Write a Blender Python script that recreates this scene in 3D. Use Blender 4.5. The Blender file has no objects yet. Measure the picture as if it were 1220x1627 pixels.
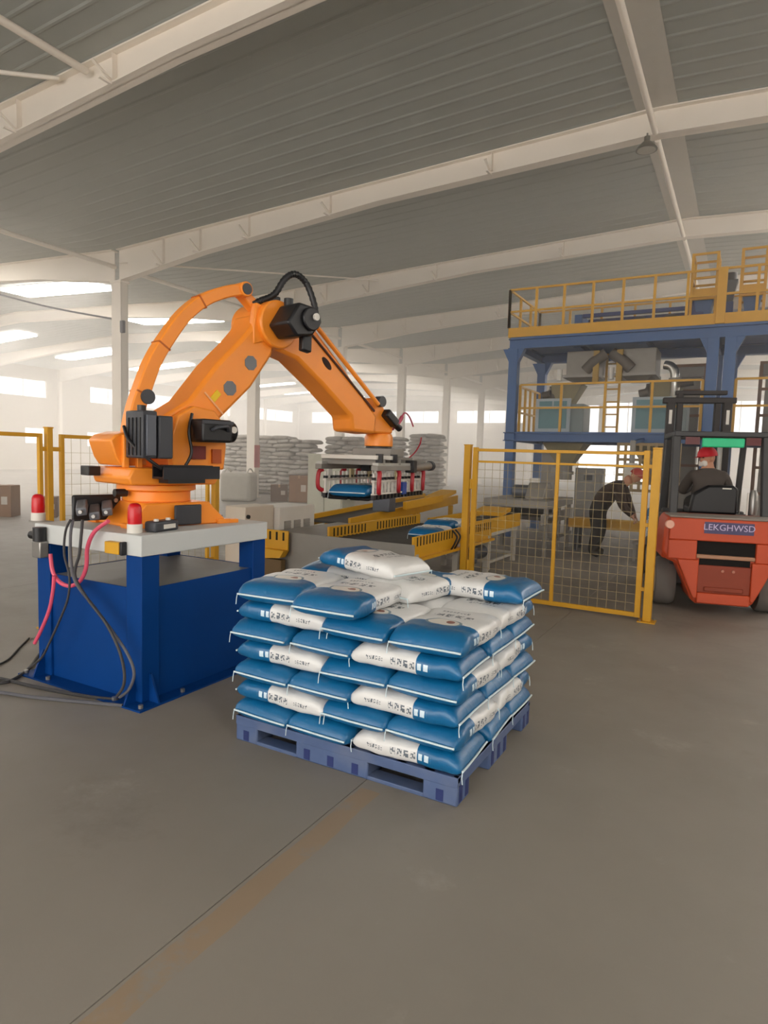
import bpy, bmesh, math, random
from mathutils import Vector, Matrix, Euler
random.seed(7)
S = bpy.context.scene
C = S.collection
PI = math.pi
R = math.radians

# ------------------------------------------------------------------ camera
CAM_H = 1.7
FPX = 1024.7
def cam_basis(pitch, roll, yaw):
    f = Vector((-math.sin(yaw) * math.cos(pitch), math.cos(yaw) * math.cos(pitch), -math.sin(pitch)))
    rt = Vector((math.cos(yaw), math.sin(yaw), 0))
    up = rt.cross(f)
    r2 = rt * math.cos(roll) + up * math.sin(roll)
    u2 = up * math.cos(roll) - rt * math.sin(roll)
    return r2, u2, f
CR, CU, CF = cam_basis(R(4.89), R(1.70), R(29.126))
cd = bpy.data.cameras.new('camera')
cam = bpy.data.objects.new('camera', cd)
C.objects.link(cam)
cd.sensor_fit = 'VERTICAL'
cd.sensor_height = 36.0
cd.lens = FPX / 1627 * 36
cd.clip_end = 500
m3 = Matrix((CR, CU, -CF)).transposed()
cam.matrix_world = Matrix.Translation((0, 0, CAM_H)) @ m3.to_4x4()
S.camera = cam

# ------------------------------------------------------------------ world and light
W = bpy.data.worlds.new('overcast_sky')
S.world = W
W.use_nodes = True
bg = W.node_tree.nodes['Background']
bg.inputs['Color'].default_value = (1.0, 0.95, 0.89, 1)
bg.inputs['Strength'].default_value = 2.6
S.view_settings.view_transform = 'Standard'
S.view_settings.look = 'None'
S.view_settings.exposure = 0.95
S.view_settings.gamma = 1.0
S.view_settings.use_curve_mapping = False
S.cycles.max_bounces = 8
S.cycles.diffuse_bounces = 5
S.cycles.volume_bounces = 1
S.cycles.use_denoising = True
S.cycles.sample_clamp_indirect = 6.0

# ------------------------------------------------------------------ helpers
def lin(h):
    h = h.lstrip('#')
    o = []
    for i in (0, 2, 4):
        c = int(h[i:i + 2], 16) / 255
        o.append(c / 12.92 if c <= .04045 else ((c + .055) / 1.055) ** 2.4)
    return (*o, 1)

class NT:
    """small node-tree helper"""
    def __init__(s, name):
        s.m = bpy.data.materials.new(name)
        s.m.use_nodes = True
        s.t = s.m.node_tree
        s.b = s.t.nodes['Principled BSDF']
    def n(s, typ, **kw):
        x = s.t.nodes.new(typ)
        for k, v in kw.items():
            setattr(x, k, v)
        return x
    def link(s, a, b):
        s.t.links.new(a, b)
    def math(s, op, a, b=None, c=None):
        x = s.n('ShaderNodeMath', operation=op)
        for i, q in enumerate((a, b, c)):
            if q is None:
                continue
            if isinstance(q, (int, float)):
                x.inputs[i].default_value = q
            else:
                s.link(q, x.inputs[i])
        return x.outputs[0]
    def mix(s, fac, a, b):
        x = s.n('ShaderNodeMix', data_type='RGBA')
        for i, q in ((0, fac), (6, a), (7, b)):
            if isinstance(q, (int, float)):
                x.inputs[i].default_value = q
            elif isinstance(q, tuple):
                x.inputs[i].default_value = q
            else:
                s.link(q, x.inputs[i])
        return x.outputs[2]

MATS = {}
def mat(name, col, rough=.5, metal=0.0, var=.12, scale=6, bump=0.0, bscale=40, spec=None, dirt=None):
    if name in MATS:
        return MATS[name]
    t = NT(name)
    c = lin(col)
    tc = t.n('ShaderNodeTexCoord')
    nz = t.n('ShaderNodeTexNoise')
    nz.inputs['Scale'].default_value = scale
    nz.inputs['Detail'].default_value = 4
    t.link(tc.outputs['Object'], nz.inputs['Vector'])
    a = tuple(min(1, x * (1 - var)) for x in c[:3]) + (1,)
    b = tuple(min(1, x * (1 + var)) for x in c[:3]) + (1,)
    col_o = t.mix(nz.outputs['Fac'], a, b)
    if dirt:
        n2 = t.n('ShaderNodeTexNoise')
        n2.inputs['Scale'].default_value = scale * .6
        n2.inputs['Detail'].default_value = 7
        t.link(tc.outputs['Object'], n2.inputs['Vector'])
        fac = t.math('MULTIPLY', t.math('SUBTRACT', n2.outputs['Fac'], .5), 2.2)
        fac = t.math('MAXIMUM', t.math('MINIMUM', fac, .7), 0)
        col_o = t.mix(fac, col_o, lin(dirt))
    t.link(col_o, t.b.inputs['Base Color'])
    t.b.inputs['Roughness'].default_value = rough
    t.b.inputs['Metallic'].default_value = metal
    if spec is not None:
        t.b.inputs['Specular IOR Level'].default_value = spec
    if bump:
        n3 = t.n('ShaderNodeTexNoise')
        n3.inputs['Scale'].default_value = bscale
        t.link(tc.outputs['Object'], n3.inputs['Vector'])
        bp = t.n('ShaderNodeBump')
        bp.inputs['Strength'].default_value = bump
        bp.inputs['Distance'].default_value = .02
        t.link(n3.outputs['Fac'], bp.inputs['Height'])
        t.link(bp.outputs[0], t.b.inputs['Normal'])
    MATS[name] = t.m
    return t.m

def wloc(o):
    v = Vector((0, 0, 0))
    while o is not None:
        v += o.location
        o = o.parent
    return v

class MB:
    def __init__(s):
        s.v = []
        s.f = []
        s.mi = []
        s.cur = 0
    def add(s, vs, fs):
        k = len(s.v)
        s.v += [tuple(p) for p in vs]
        for f in fs:
            s.f.append(tuple(i + k for i in f))
            s.mi.append(s.cur)
        return s
    def box(s, x0, x1, y0, y1, z0, z1):
        vs = [(x, y, z) for z in (z0, z1) for y in (y0, y1) for x in (x0, x1)]
        return s.add(vs, [(0, 2, 3, 1), (4, 5, 7, 6), (0, 1, 5, 4), (2, 6, 7, 3), (0, 4, 6, 2), (1, 3, 7, 5)])
    def obox(s, c, size, rot=(0, 0, 0)):
        M = Matrix.Translation(c) @ Euler(rot).to_matrix().to_4x4()
        a, b, d = (q / 2 for q in size)
        vs = [M @ Vector((x, y, z)) for z in (-d, d) for y in (-b, b) for x in (-a, a)]
        return s.add(vs, [(0, 2, 3, 1), (4, 5, 7, 6), (0, 1, 5, 4), (2, 6, 7, 3), (0, 4, 6, 2), (1, 3, 7, 5)])
    def frame(s, p, q, up=(0, 0, 1)):
        d = (Vector(q) - Vector(p)).normalized()
        u = Vector(up)
        if abs(d.dot(u)) > .98:
            u = Vector((0, 1, 0))
        a = d.cross(u).normalized()
        return d, a, a.cross(d).normalized()
    def beam(s, p, q, w, h=None, up=(0, 0, 1)):
        h = h or w
        d, a, b = s.frame(p, q, up)
        vs = []
        for o in (Vector(p), Vector(q)):
            for y in (-h / 2, h / 2):
                for x in (-w / 2, w / 2):
                    vs.append(o + a * x + b * y)
        return s.add(vs, [(0, 2, 3, 1), (4, 5, 7, 6), (0, 1, 5, 4), (2, 6, 7, 3), (0, 4, 6, 2), (1, 3, 7, 5)])
    def hbeam(s, p, q, w, h, t=.02, up=(0, 0, 1)):
        d, a, b = s.frame(p, q, up)
        P, Q = Vector(p), Vector(q)
        s.beam(P + b * (h / 2 - t / 2), Q + b * (h / 2 - t / 2), w, t, up)
        s.beam(P - b * (h / 2 - t / 2), Q - b * (h / 2 - t / 2), w, t, up)
        return s.beam(P, Q, t, h - 2 * t, up)
    def tube(s, pts, r, seg=8, cap=True):
        pts = [Vector(p) for p in pts]
        n = len(pts)
        rs = r if isinstance(r, (list, tuple)) else [r] * n
        k = len(s.v)
        prev = None
        for i, p in enumerate(pts):
            d = (pts[min(i + 1, n - 1)] - pts[max(i - 1, 0)]).normalized()
            if prev is None:
                u = Vector((0, 0, 1)) if abs(d.z) < .9 else Vector((1, 0, 0))
                a = d.cross(u).normalized()
            else:
                a = (prev - d * prev.dot(d)).normalized()
            prev = a
            b = d.cross(a)
            for j in range(seg):
                t = 2 * PI * j / seg
                s.v.append(tuple(p + (a * math.cos(t) + b * math.sin(t)) * rs[i]))
        for i in range(n - 1):
            for j in range(seg):
                s.f.append((k + i * seg + j, k + i * seg + (j + 1) % seg, k + (i + 1) * seg + (j + 1) % seg, k + (i + 1) * seg + j))
                s.mi.append(s.cur)
        if cap:
            s.f.append(tuple(k + j for j in reversed(range(seg))))
            s.f.append(tuple(k + (n - 1) * seg + j for j in range(seg)))
            s.mi += [s.cur, s.cur]
        return s
    def cyl(s, p, q, r, seg=20, r2=None):
        return s.tube([p, q], [r, r if r2 is None else r2], seg)
    def lathe(s, prof, c=(0, 0, 0), seg=24):
        return s.tube_rings(prof, c, seg)
    def tube_rings(s, prof, c, seg):
        k = len(s.v)
        for r, z in prof:
            for j in range(seg):
                t = 2 * PI * j / seg
                s.v.append((c[0] + r * math.cos(t), c[1] + r * math.sin(t), c[2] + z))
        n = len(prof)
        for i in range(n - 1):
            for j in range(seg):
                s.f.append((k + i * seg + j, k + i * seg + (j + 1) % seg, k + (i + 1) * seg + (j + 1) % seg, k + (i + 1) * seg + j))
                s.mi.append(s.cur)
        s.f.append(tuple(k + j for j in reversed(range(seg))))
        s.f.append(tuple(k + (n - 1) * seg + j for j in range(seg)))
        s.mi += [s.cur, s.cur]
        return s
    def prism(s, poly, a, b, axis='x'):
        """poly in the plane normal to axis, extruded from a to b"""
        def P(u, w, t):
            return {'x': (t, u, w), 'y': (u, t, w), 'z': (u, w, t)}[axis]
        n = len(poly)
        area = sum(poly[i][0] * poly[(i + 1) % n][1] - poly[(i + 1) % n][0] * poly[i][1] for i in range(n))
        if area < 0:
            poly = poly[::-1]
        if axis == 'y':
            poly = poly[::-1]
        vs = [P(u, w, a) for u, w in poly] + [P(u, w, b) for u, w in poly]
        fs = [tuple(reversed(range(n))), tuple(range(n, 2 * n))]
        fs += [(i, (i + 1) % n, n + (i + 1) % n, n + i) for i in range(n)]
        return s.add(vs, fs)
    def hopper(s, x0, x1, y0, y1, z1, cx, cy, r, z0):
        vs = [(x0, y0, z1), (x1, y0, z1), (x1, y1, z1), (x0, y1, z1),
              (cx - r, cy - r, z0), (cx + r, cy - r, z0), (cx + r, cy + r, z0), (cx - r, cy + r, z0)]
        return s.add(vs, [(0, 1, 2, 3), (7, 6, 5, 4), (4, 5, 1, 0), (5, 6, 2, 1), (6, 7, 3, 2), (7, 4, 0, 3)])
    def build(s, name, ms, parent=None, bevel=0.0, local=False, ang=38, seg=2):
        me = bpy.data.meshes.new(name)
        off = Vector((0, 0, 0)) if (local or parent is None) else wloc(parent)
        me.from_pydata([tuple(Vector(p) - off) for p in s.v], [], s.f)
        ms = ms if isinstance(ms, (list, tuple)) else [ms]
        for m_ in ms:
            me.materials.append(m_)
        me.polygons.foreach_set('material_index', s.mi)
        me.polygons.foreach_set('use_smooth', [True] * len(me.polygons))
        me.update()
        me.set_sharp_from_angle(angle=R(ang))
        o = bpy.data.objects.new(name, me)
        C.objects.link(o)
        if parent is not None:
            o.parent = parent
        if bevel:
            md = o.modifiers.new('bevel', 'BEVEL')
            md.width = bevel
            md.segments = seg
            md.limit_method = 'ANGLE'
            md.angle_limit = R(40)
        return o

def tag(o, label=None, cat=None, group=None, kind=None):
    if label:
        o['label'] = label
    if cat:
        o['category'] = cat
    if group:
        o['group'] = group
    if kind:
        o['kind'] = kind
    return o
def thing(name, label, cat, loc=(0, 0, 0), rz=0.0, group=None):
    o = bpy.data.objects.new(name, None)
    o.empty_display_size = .1
    C.objects.link(o)
    o.location = loc
    o.rotation_euler = (0, 0, rz)
    return tag(o, label, cat, group)
def copy_tree(o, parent=None):
    c = o.copy()
    C.objects.link(c)
    c.parent = parent
    for ch in list(o.children):
        copy_tree(ch, c)
    return c
def arc(p0, p1, p2, n=10):
    p0, p1, p2 = Vector(p0), Vector(p1), Vector(p2)
    return [p0 * (1 - t) ** 2 + p1 * 2 * t * (1 - t) + p2 * t * t for t in [i / n for i in range(n + 1)]]
def spline(pts, n=8):
    pts = [Vector(p) for p in pts]
    out = []
    for i in range(len(pts) - 1):
        a = pts[max(i - 1, 0)]
        b = pts[i]
        c = pts[i + 1]
        d = pts[min(i + 2, len(pts) - 1)]
        for k in range(n):
            t = k / n
            out.append(.5 * ((2 * b) + (c - a) * t + (2 * a - 5 * b + 4 * c - d) * t * t + (3 * b - a - 3 * c + d) * t ** 3))
    out.append(pts[-1])
    return out
def text_mesh(name, txt, size, m, parent, loc, rot, local=False, depth=.002):
    cu = bpy.data.curves.new(name, 'FONT')
    cu.body = txt
    cu.size = size
    cu.extrude = depth
    cu.align_x = 'CENTER'
    cu.align_y = 'CENTER'
    cu.resolution_u = 3
    tmp = bpy.data.objects.new(name + '_src', cu)
    C.objects.link(tmp)
    bpy.context.view_layer.update()
    me = bpy.data.meshes.new_from_object(tmp.evaluated_get(bpy.context.evaluated_depsgraph_get()))
    bpy.data.objects.remove(tmp)
    me.materials.clear()
    me.materials.append(m)
    o = bpy.data.objects.new(name, me)
    C.objects.link(o)
    o.parent = parent
    o.location = Vector(loc) - (Vector((0, 0, 0)) if local else wloc(parent))
    o.rotation_euler = rot
    return o

# ------------------------------------------------------------------ shared materials
ORANGE = mat('orange_robot_paint', 'f5922e', .36, var=.08, scale=4)
BLACK = mat('black_plastic', '17171a', .42, var=.2)
DGREY = mat('dark_grey_motor', '3a3c42', .45, var=.15)
STEEL = mat('brushed_steel', '9a9894', .35, metal=.75, var=.12, scale=9)
GALV = mat('grey_sheet_steel', '8d8983', .5, metal=.25, var=.12, scale=5)
SLABM = mat('pale_grey_painted_steel', 'c6c9c8', .55, var=.06, scale=3)
BLUEP = mat('blue_gloss_paint', '043a7c', .5, var=.1, scale=3, spec=.12)
YEL = mat('yellow_safety_paint', 'cf9a1a', .5, var=.12, scale=5)
WHITEP = mat('white_paint', 'd8d4cc', .5, var=.05)
RUBBER = mat('black_rubber', '1b1a19', .75, var=.2, scale=20)
RED = mat('red_plastic', 'c8101c', .3, var=.08)
BEIGE = mat('cream_white_steel', 'cfc4b4', .55, var=.06, scale=2)

def at(x, y, X=None, Y=None, Z=None):
    """point where the view ray of a photo pixel meets a plane of the place"""
    d = CR * ((x - 610) / FPX) - CU * ((y - 813.5) / FPX) + CF
    t_ = X / d.x if X is not None else (Y / d.y if Y is not None else (Z - CAM_H) / d.z)
    return Vector((0, 0, CAM_H)) + d * t_

# ================================================================== THE HALL
EX0, RX, EX1 = -16.5, -1.85, 12.8
LWX = -46.0
RXL = (LWX + EX0) / 2
ZE, ZR = 7.55, 8.2
Y0B, BAY, NB = -10.83, 6.0, 13
YS = [Y0B + BAY * i for i in range(NB)]
YEND = YS[-1]

def roof_z(x):
    if x < EX0:
        t = abs(x - RXL) / (EX0 - RXL)
    else:
        t = abs(x - RX) / (EX1 - RX)
    return ZR + (ZE - ZR) * t
def raf_z(x):
    t = abs(x - (RXL if x < EX0 else RX)) / (EX1 - RX)
    pts = [(0, 7.70), (.4, 7.46), (.77, 7.02), (1.0, 6.60)]
    for (a, za), (b, zb) in zip(pts, pts[1:]):
        if t <= b + 1e-6:
            return za + (zb - za) * (t - a) / (b - a)
    return pts[-1][1]

# --- floor: cast slabs with recessed joints
t = NT('worn_concrete')
tc = t.n('ShaderNodeTexCoord')
def noise(sc, det=5, rough=.55, vec=None):
    n_ = t.n('ShaderNodeTexNoise')
    n_.inputs['Scale'].default_value = sc
    n_.inputs['Detail'].default_value = det
    n_.inputs['Roughness'].default_value = rough
    t.link(vec if vec else geo.outputs['Position'], n_.inputs['Vector'])
    return n_.outputs['Fac']
geo = t.n('ShaderNodeNewGeometry')
c1 = t.mix(noise(.55, 6), lin('726b62'), lin('9a938b'))
c1 = t.mix(t.math('MULTIPLY', noise(5, 8, .7), .45), c1, lin('8b857a'))
pale = t.math('MULTIPLY', t.math('MAXIMUM', t.math('SUBTRACT', noise(1.6, 7, .7), .60), 0), 2.4)
c1 = t.mix(pale, c1, lin('b4ada2'))
dark = t.math('MULTIPLY', t.math('MAXIMUM', t.math('SUBTRACT', noise(.9, 8, .72), .58), 0), 2.5)
c1 = t.mix(dark, c1, lin('57514a'))
sp = t.n('ShaderNodeSeparateXYZ')
t.link(geo.outputs['Position'], sp.inputs[0])
# worn ochre floor marking along the joint
JX = -1.635
off = t.math('SUBTRACT', sp.outputs[0], JX + .075)
wob = t.math('MULTIPLY', t.math('SUBTRACT', noise(2.5, 4), .5), .05)
inside = t.math('LESS_THAN', t.math('ABSOLUTE', t.math('ADD', off, wob)), .055)
inside = t.math('MULTIPLY', inside, t.math('LESS_THAN', sp.outputs[1], 2.75))
inside = t.math('MULTIPLY', inside, t.math('MINIMUM', t.math('MULTIPLY', t.math('MAXIMUM', t.math('SUBTRACT', noise(4, 7, .7), .36), 0), 3.2), .38))
c1 = t.mix(inside, c1, lin('a07a48'))
t.link(c1, t.b.inputs['Base Color'])
rr = t.math('ADD', t.math('MULTIPLY', noise(3, 6), .3), .42)
t.link(rr, t.b.inputs['Roughness'])
bp = t.n('ShaderNodeBump')
bp.inputs['Strength'].default_value = .12
bp.inputs['Distance'].default_value = .01
t.link(noise(14, 8, .7), bp.inputs['Height'])
t.link(bp.outputs[0], t.b.inputs['Normal'])
CONC = t.m
JOINT = mat('dark_joint_filler', '4a443c', .9, var=.2)
fl = tag(MB().box(LWX, EX1, Y0B, YEND, -.25, -.006).build('floor', JOINT), kind='structure')
xs = [JX + 6 * i for i in range(-7, 3)]
ys = [-4.1] + [7.9 + 6 * j for j in range(9)]
xe = [LWX] + xs[0:] + [EX1]
ye = [Y0B] + ys + [YEND]
g = .0025
for i in range(len(xe) - 1):
    for j in range(len(ye) - 1):
        if xe[i + 1] - xe[i] > .1 and ye[j + 1] - ye[j] > .1:
            MB().box(xe[i] + g, xe[i + 1] - g, ye[j] + g, ye[j + 1] - g, -.006, 0).build('slab', CONC, fl)

# --- roof: ribbed liner sheets, one object for each bay and slope
SHEET = mat('grey_ribbed_liner_sheet', 'a4a7a2', .5, metal=.0, var=.05, scale=1.2)
RIDGE = mat('pale_ridge_flashing', 'c4c0b8', .6, var=.05)
RAFT = mat('cream_white_rafter_paint', 'eee5d9', .55, var=.05, scale=1.5)
ce = tag(MB().box(RX - .35, RX + .35, Y0B, YEND, ZR - .035, ZR - .02).build('ceiling', RIDGE), kind='structure')
def sheet(xa, xb, ya, yb):
    b = MB()
    za, zb = roof_z(xa + 1e-4 if xa > EX0 - .01 and xa < EX0 + .01 and xb > xa else xa), roof_z(xb)
    if abs(xa - EX0) < .01:
        za = ZE
    if abs(xb - EX0) < .01:
        zb = ZE
    pts = []
    n = 15
    st = (yb - ya) / n
    prof = [(0, 0), (.62, 0), (.7, -.014), (.8, -.014), (.88, 0)]
    row = []
    for k in range(n):
        for u, dz in prof:
            row.append((ya + (k + u) * st, dz))
    row.append((yb, 0))
    k0 = len(row)
    vs = [(xa, y, za + dz) for y, dz in row] + [(xb, y, zb + dz) for y, dz in row]
    b.add(vs, [(i, i + 1, k0 + i + 1, k0 + i) for i in range(k0 - 1)])
    vs = [(xa, ya, za + .1), (xa, yb, za + .1), (xb, yb, zb + .1), (xb, ya, zb + .1)]
    b.add(vs, [(0, 1, 2, 3)])
    o = b.build('roof_sheet', SHEET, ce, ang=20)
    return o
SKY = NT('bright_skylight_or_fill')  # glow shared by the side hall skylights and the added fill panels
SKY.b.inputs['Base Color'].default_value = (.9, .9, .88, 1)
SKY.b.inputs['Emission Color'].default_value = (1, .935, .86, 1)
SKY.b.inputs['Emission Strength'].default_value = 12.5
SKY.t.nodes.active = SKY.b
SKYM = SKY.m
for k in range(NB - 1):
    for xa, xb in ((LWX, RXL), (RXL, EX0), (EX0, RX), (RX, EX1)):
        sheet(xa, xb, YS[k], YS[k + 1])

# --- portal frames: columns and rafters
def rafter(xs_, y):
    b = MB()
    for xa, xb in zip(xs_, xs_[1:]):
        e = 1e-3
        za0, zb0 = raf_z(xa + e), raf_z(xb - e)
        za1, zb1 = roof_z(xa + e) - .05, roof_z(xb - e) - .05
        w = .13
        th = .025
        # bottom flange
        b.add([(xa, y - w, za0), (xa, y + w, za0), (xb, y + w, zb0), (xb, y - w, zb0),
               (xa, y - w, za0 + th), (xa, y + w, za0 + th), (xb, y + w, zb0 + th), (xb, y - w, zb0 + th)],
              [(0, 1, 2, 3), (7, 6, 5, 4), (0, 4, 5, 1), (1, 5, 6, 2), (2, 6, 7, 3), (3, 7, 4, 0)])
        b.add([(xa, y - w, za1), (xa, y + w, za1), (xb, y + w, zb1), (xb, y - w, zb1),
               (xa, y - w, za1 + th), (xa, y + w, za1 + th), (xb, y + w, zb1 + th), (xb, y - w, zb1 + th)],
              [(0, 1, 2, 3), (7, 6, 5, 4), (0, 4, 5, 1), (1, 5, 6, 2), (2, 6, 7, 3), (3, 7, 4, 0)])
        q = .012
        b.add([(xa, y - q, za0), (xa, y + q, za0), (xb, y + q, zb0), (xb, y - q, zb0),
               (xa, y - q, za1), (xa, y + q, za1), (xb, y + q, zb1), (xb, y - q, zb1)],
              [(0, 1, 2, 3), (7, 6, 5, 4), (0, 4, 5, 1), (1, 5, 6, 2), (2, 6, 7, 3), (3, 7, 4, 0)])
    return b
XL = [EX0, EX0 + .23 * 14.65, EX0 + .6 * 14.65, RX, RX + .4 * 14.65, RX + .77 * 14.65, EX1]
XL2 = [x - (EX0 - LWX) for x in XL]
for k, y in enumerate(YS):
    rb = tag(rafter(XL, y).build('trim_%d' % (k + 1), RAFT), kind='structure')
    for x in (-14.6, -13.2, -11.5, -9.0, -5.0, .9):
        # fly brace between purlin and bottom flange
        b = MB()
        zb, zt = raf_z(x), roof_z(x) - .06
        b.beam((x, y - .46, (zt + zb) / 2 - .05), (x, y - .1, zb + .03), .045, .03)
        b.beam((x, y - .13, zb - .01), (x, y - .34, zb - .01), .05, .03)
        b.beam((x, y - .06, zb + .03), (x, y - .06, zt), .012, .09)
        b.build('fly_brace', RAFT, rb)
    if y > 0:
        tag(rafter(XL2, y).build('trim_%d' % (k + 41), RAFT), kind='structure')
    c = MB()
    c.box(EX0 - .2, EX0 + .2, y - .13, y - .11, 0, 6.62)
    c.box(EX0 - .2, EX0 + .2, y + .11, y + .13, 0, 6.62)
    c.box(EX0 - .2, EX0 - .18, y - .12, y + .12, 0, 6.62)
    c.box(EX0 + .18, EX0 + .2, y - .12, y + .12, 0, 6.62)
    co = tag(c.build('trim_%d' % (k + 61), RAFT), kind='structure')
    MB().box(EX0 - .26, EX0 + .26, y - .2, y + .2, 0, .03).build('base_plate', RAFT, co)
    # haunch stiffener on the column head
    MB().box(EX0 - .24, EX0 + .24, y - .16, y + .16, 6.56, 6.62).build('cap_plate', RAFT, co)
# struts along the hall
def strut(p, q, r, n):
    return tag(MB().tube([p, q], r, 10).build('trim_%d' % n, RAFT), kind='structure')
for k in range(NB - 1):
    a, b_ = YS[k], YS[k + 1]
    strut((RX, a + .14, 7.72), (RX, b_ - .14, 7.72), .055, 81 + k)
    strut((EX0, a + .14, 7.0), (EX0, b_ - .14, 7.0), .06, 101 + k)
strut((-9.56, 1.3, 7.66), (-9.56, 7.03, 7.66), .06, 121)
strut((-16.3, 1.3, 7.3), (-10.25, 7.03, 7.72), .035, 122)
strut((-16.3, 13.0, 7.1), (-11, 18.9, 7.5), .025, 123)

# --- walls
WALL = mat('cream_wall_sheet', 'c9bfb2', .65, var=.04, scale=.8)
def wall_with_holes(name, axis, pos, th, u0, u1, z1, holes):
    """axis 'x': wall in the plane x=pos spanning y; axis 'y': plane y=pos spanning x"""
    b = MB()
    us = sorted({u0, u1} | {h[0] for h in holes} | {h[1] for h in holes})
    zs = sorted({0, z1} | {h[2] for h in holes} | {h[3] for h in holes})
    for ua, ub in zip(us, us[1:]):
        for za, zb in zip(zs, zs[1:]):
            um, zm = (ua + ub) / 2, (za + zb) / 2
            if any(h[0] < um < h[1] and h[2] < zm < h[3] for h in holes):
                continue
            if axis == 'x':
                b.box(pos - th, pos, ua, ub, za, zb)
            else:
                b.box(ua, ub, pos, pos + th, za, zb)
    return tag(b.build(name, WALL), kind='structure')
wl = [(9.5, 18.2, 5.3, 6.6), (21.5, 30.2, 5.3, 6.6), (33.9, 42.4, 5.3, 6.6), (45.0, 50.0, 5.3, 6.6), (52.6, 60.4, 5.3, 6.6),
      (28.5, 30.2, 1.9, 3.1), (33.6, 36.0, 1.8, 3.0), (41.5, 43.0, 1.8, 3.0)]
wall_with_holes('wall_left', 'x', LWX, .2, Y0B, YEND, 7.7, wl)
wf = [(-44, -38, 5.3, 6.6), (-35, -28, 5.3, 6.6), (-26, -19, 5.3, 6.6), (-15.8, -12.0, 3.9, 7.0), (-11.4, -7.6, 3.9, 7.2), (-7.0, -3.2, 3.9, 7.2), (-2.6, 1.2, 3.9, 7.2),
      (-13.6, -5.4, 0, 3.6)]
wall_with_holes('wall_far', 'y', YEND, .2, LWX, EX1, 8.4, wf)
wall_with_holes('wall_right', 'x', EX1 + .2, .2, Y0B, YEND, 7.7,
                [(Y0B + 1 + 6 * i, Y0B + 5.5 + 6 * i, 4.6, 6.4) for i in range(12)])
wall_with_holes('wall_back', 'y', Y0B - .2, .2, LWX, EX1, 8.4, [(-13, 7, 0, 6.0), (-44, -19, 4.5, 6.6)])
# purlin-like girts on the left wall and its columns
for k, y in enumerate(YS):
    if y > 10:
        tag(MB().box(LWX, LWX + .25, y - .12, y + .12, 0, 7.5).build('trim_%d' % (k + 141), RAFT), kind='structure')
FRAME = mat('white_window_frame', 'dcd8d0', .5)
GLASS = NT('window_glass')
GLASS.b.inputs['Base Color'].default_value = (.95, .97, .97, 1)
GLASS.b.inputs['Roughness'].default_value = .35
GLASS.b.inputs['Alpha'].default_value = .22
GLASS = GLASS.m
def window(n, axis, pos, h):
    u0, u1, z0, z1 = h
    b = MB()
    w = tag(bpy.data.objects.new('window_%d' % n, None), kind='structure')
    C.objects.link(w)
    w.location = (pos, u0, z0) if axis == 'x' else (u0, pos, z0)
    def bx(b, a, c, d, e, dep=.05):
        if axis == 'x':
            b.box(pos - .14, pos - .14 + dep, a, c, d, e)
        else:
            b.box(a, c, pos + .14 - dep, pos + .14, d, e)
    f = MB()
    bx(f, u0, u1, z0, z0 + .06)
    bx(f, u0, u1, z1 - .06, z1)
    nm = max(1, round((u1 - u0) / 1.6))
    st = (u1 - u0) / nm
    for i in range(nm + 1):
        u = u0 + st * i
        bx(f, max(u0, u - .03), min(u1, u + .03), z0 + .06, z1 - .06)
    f.build('window_frame', FRAME, w)
    for i in range(nm):
        p = MB()
        bx(p, u0 + st * i + .03, u0 + st * (i + 1) - .03, z0 + .06, z1 - .06, .02)
        p.build('pane', GLASS, w)
wn = 1
for h in wl:
    window(wn, 'x', LWX, h)
    wn += 1
for h in wf[:-1]:
    window(wn, 'y', YEND, h)
    wn += 1
for k in range(NB - 1):
    yc = YS[k] + 3
    for xa, xb in ((-26.6, -21.4), (-41, -35.5)) + (((3.2, 10.5),) if yc > 16 else ((5.0, 7.5),) if yc < 2 else ()):  # right-slope panels are added out of view to brighten the hall
        za, zb = roof_z(xa) - .1, roof_z(xb) - .1
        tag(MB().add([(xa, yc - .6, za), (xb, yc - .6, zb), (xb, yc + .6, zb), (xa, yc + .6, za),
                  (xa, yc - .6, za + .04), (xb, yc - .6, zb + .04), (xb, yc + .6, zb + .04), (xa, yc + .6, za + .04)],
                 [(3, 2, 1, 0), (4, 5, 6, 7), (0, 1, 5, 4), (1, 2, 6, 5), (2, 3, 7, 6), (3, 0, 4, 7)]).build('skylight_or_fill_panel', SKYM, ce))

# ================================================================== PALLET AND SACKS
PX0, PX1, PY0, PY1 = -2.54, -1.12, 2.83, 4.03
PLAST = mat('blue_plastic_pallet', '4c5f86', .5, var=.18, scale=8, dirt='6f7688')
pal = thing('plastic_pallet', 'scuffed blue plastic pallet on the floor under the tall sack stack', 'pallet', ((PX0 + PX1) / 2, (PY0 + PY1) / 2, 0))
# deck with slots
d = MB()
nx, ny = 9, 8
cx, cy = (PX1 - PX0) / nx, (PY1 - PY0) / ny
for i in range(nx + 1):
    x = PX0 + cx * i
    d.box(max(PX0, x - .03), min(PX1, x + .03), PY0, PY1, .118, .15)
for j in range(ny + 1):
    y = PY0 + cy * j
    d.box(PX0, PX1, max(PY0, y - .03), min(PY1, y + .03), .12, .149)
d.box(PX0, PX1, PY0, PY0 + .1, .121, .1495)
d.box(PX1 - .1, PX1, PY0, PY1, .122, .1498)
d.build('deck', PLAST, pal, bevel=.004)
bx_ = [(PX0, PX0 + .16), (-2.10, -1.63), (PX1 - .19, PX1)]
by_ = [(PY0, PY0 + .16), (PY0 + .45, PY1 - .45), (PY1 - .16, PY1)]
DARKB = mat('dark_blue_recess_shade', '1d2c63', .6)  # flat dark plates paint the shade of recesses in the pallet blocks
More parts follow.
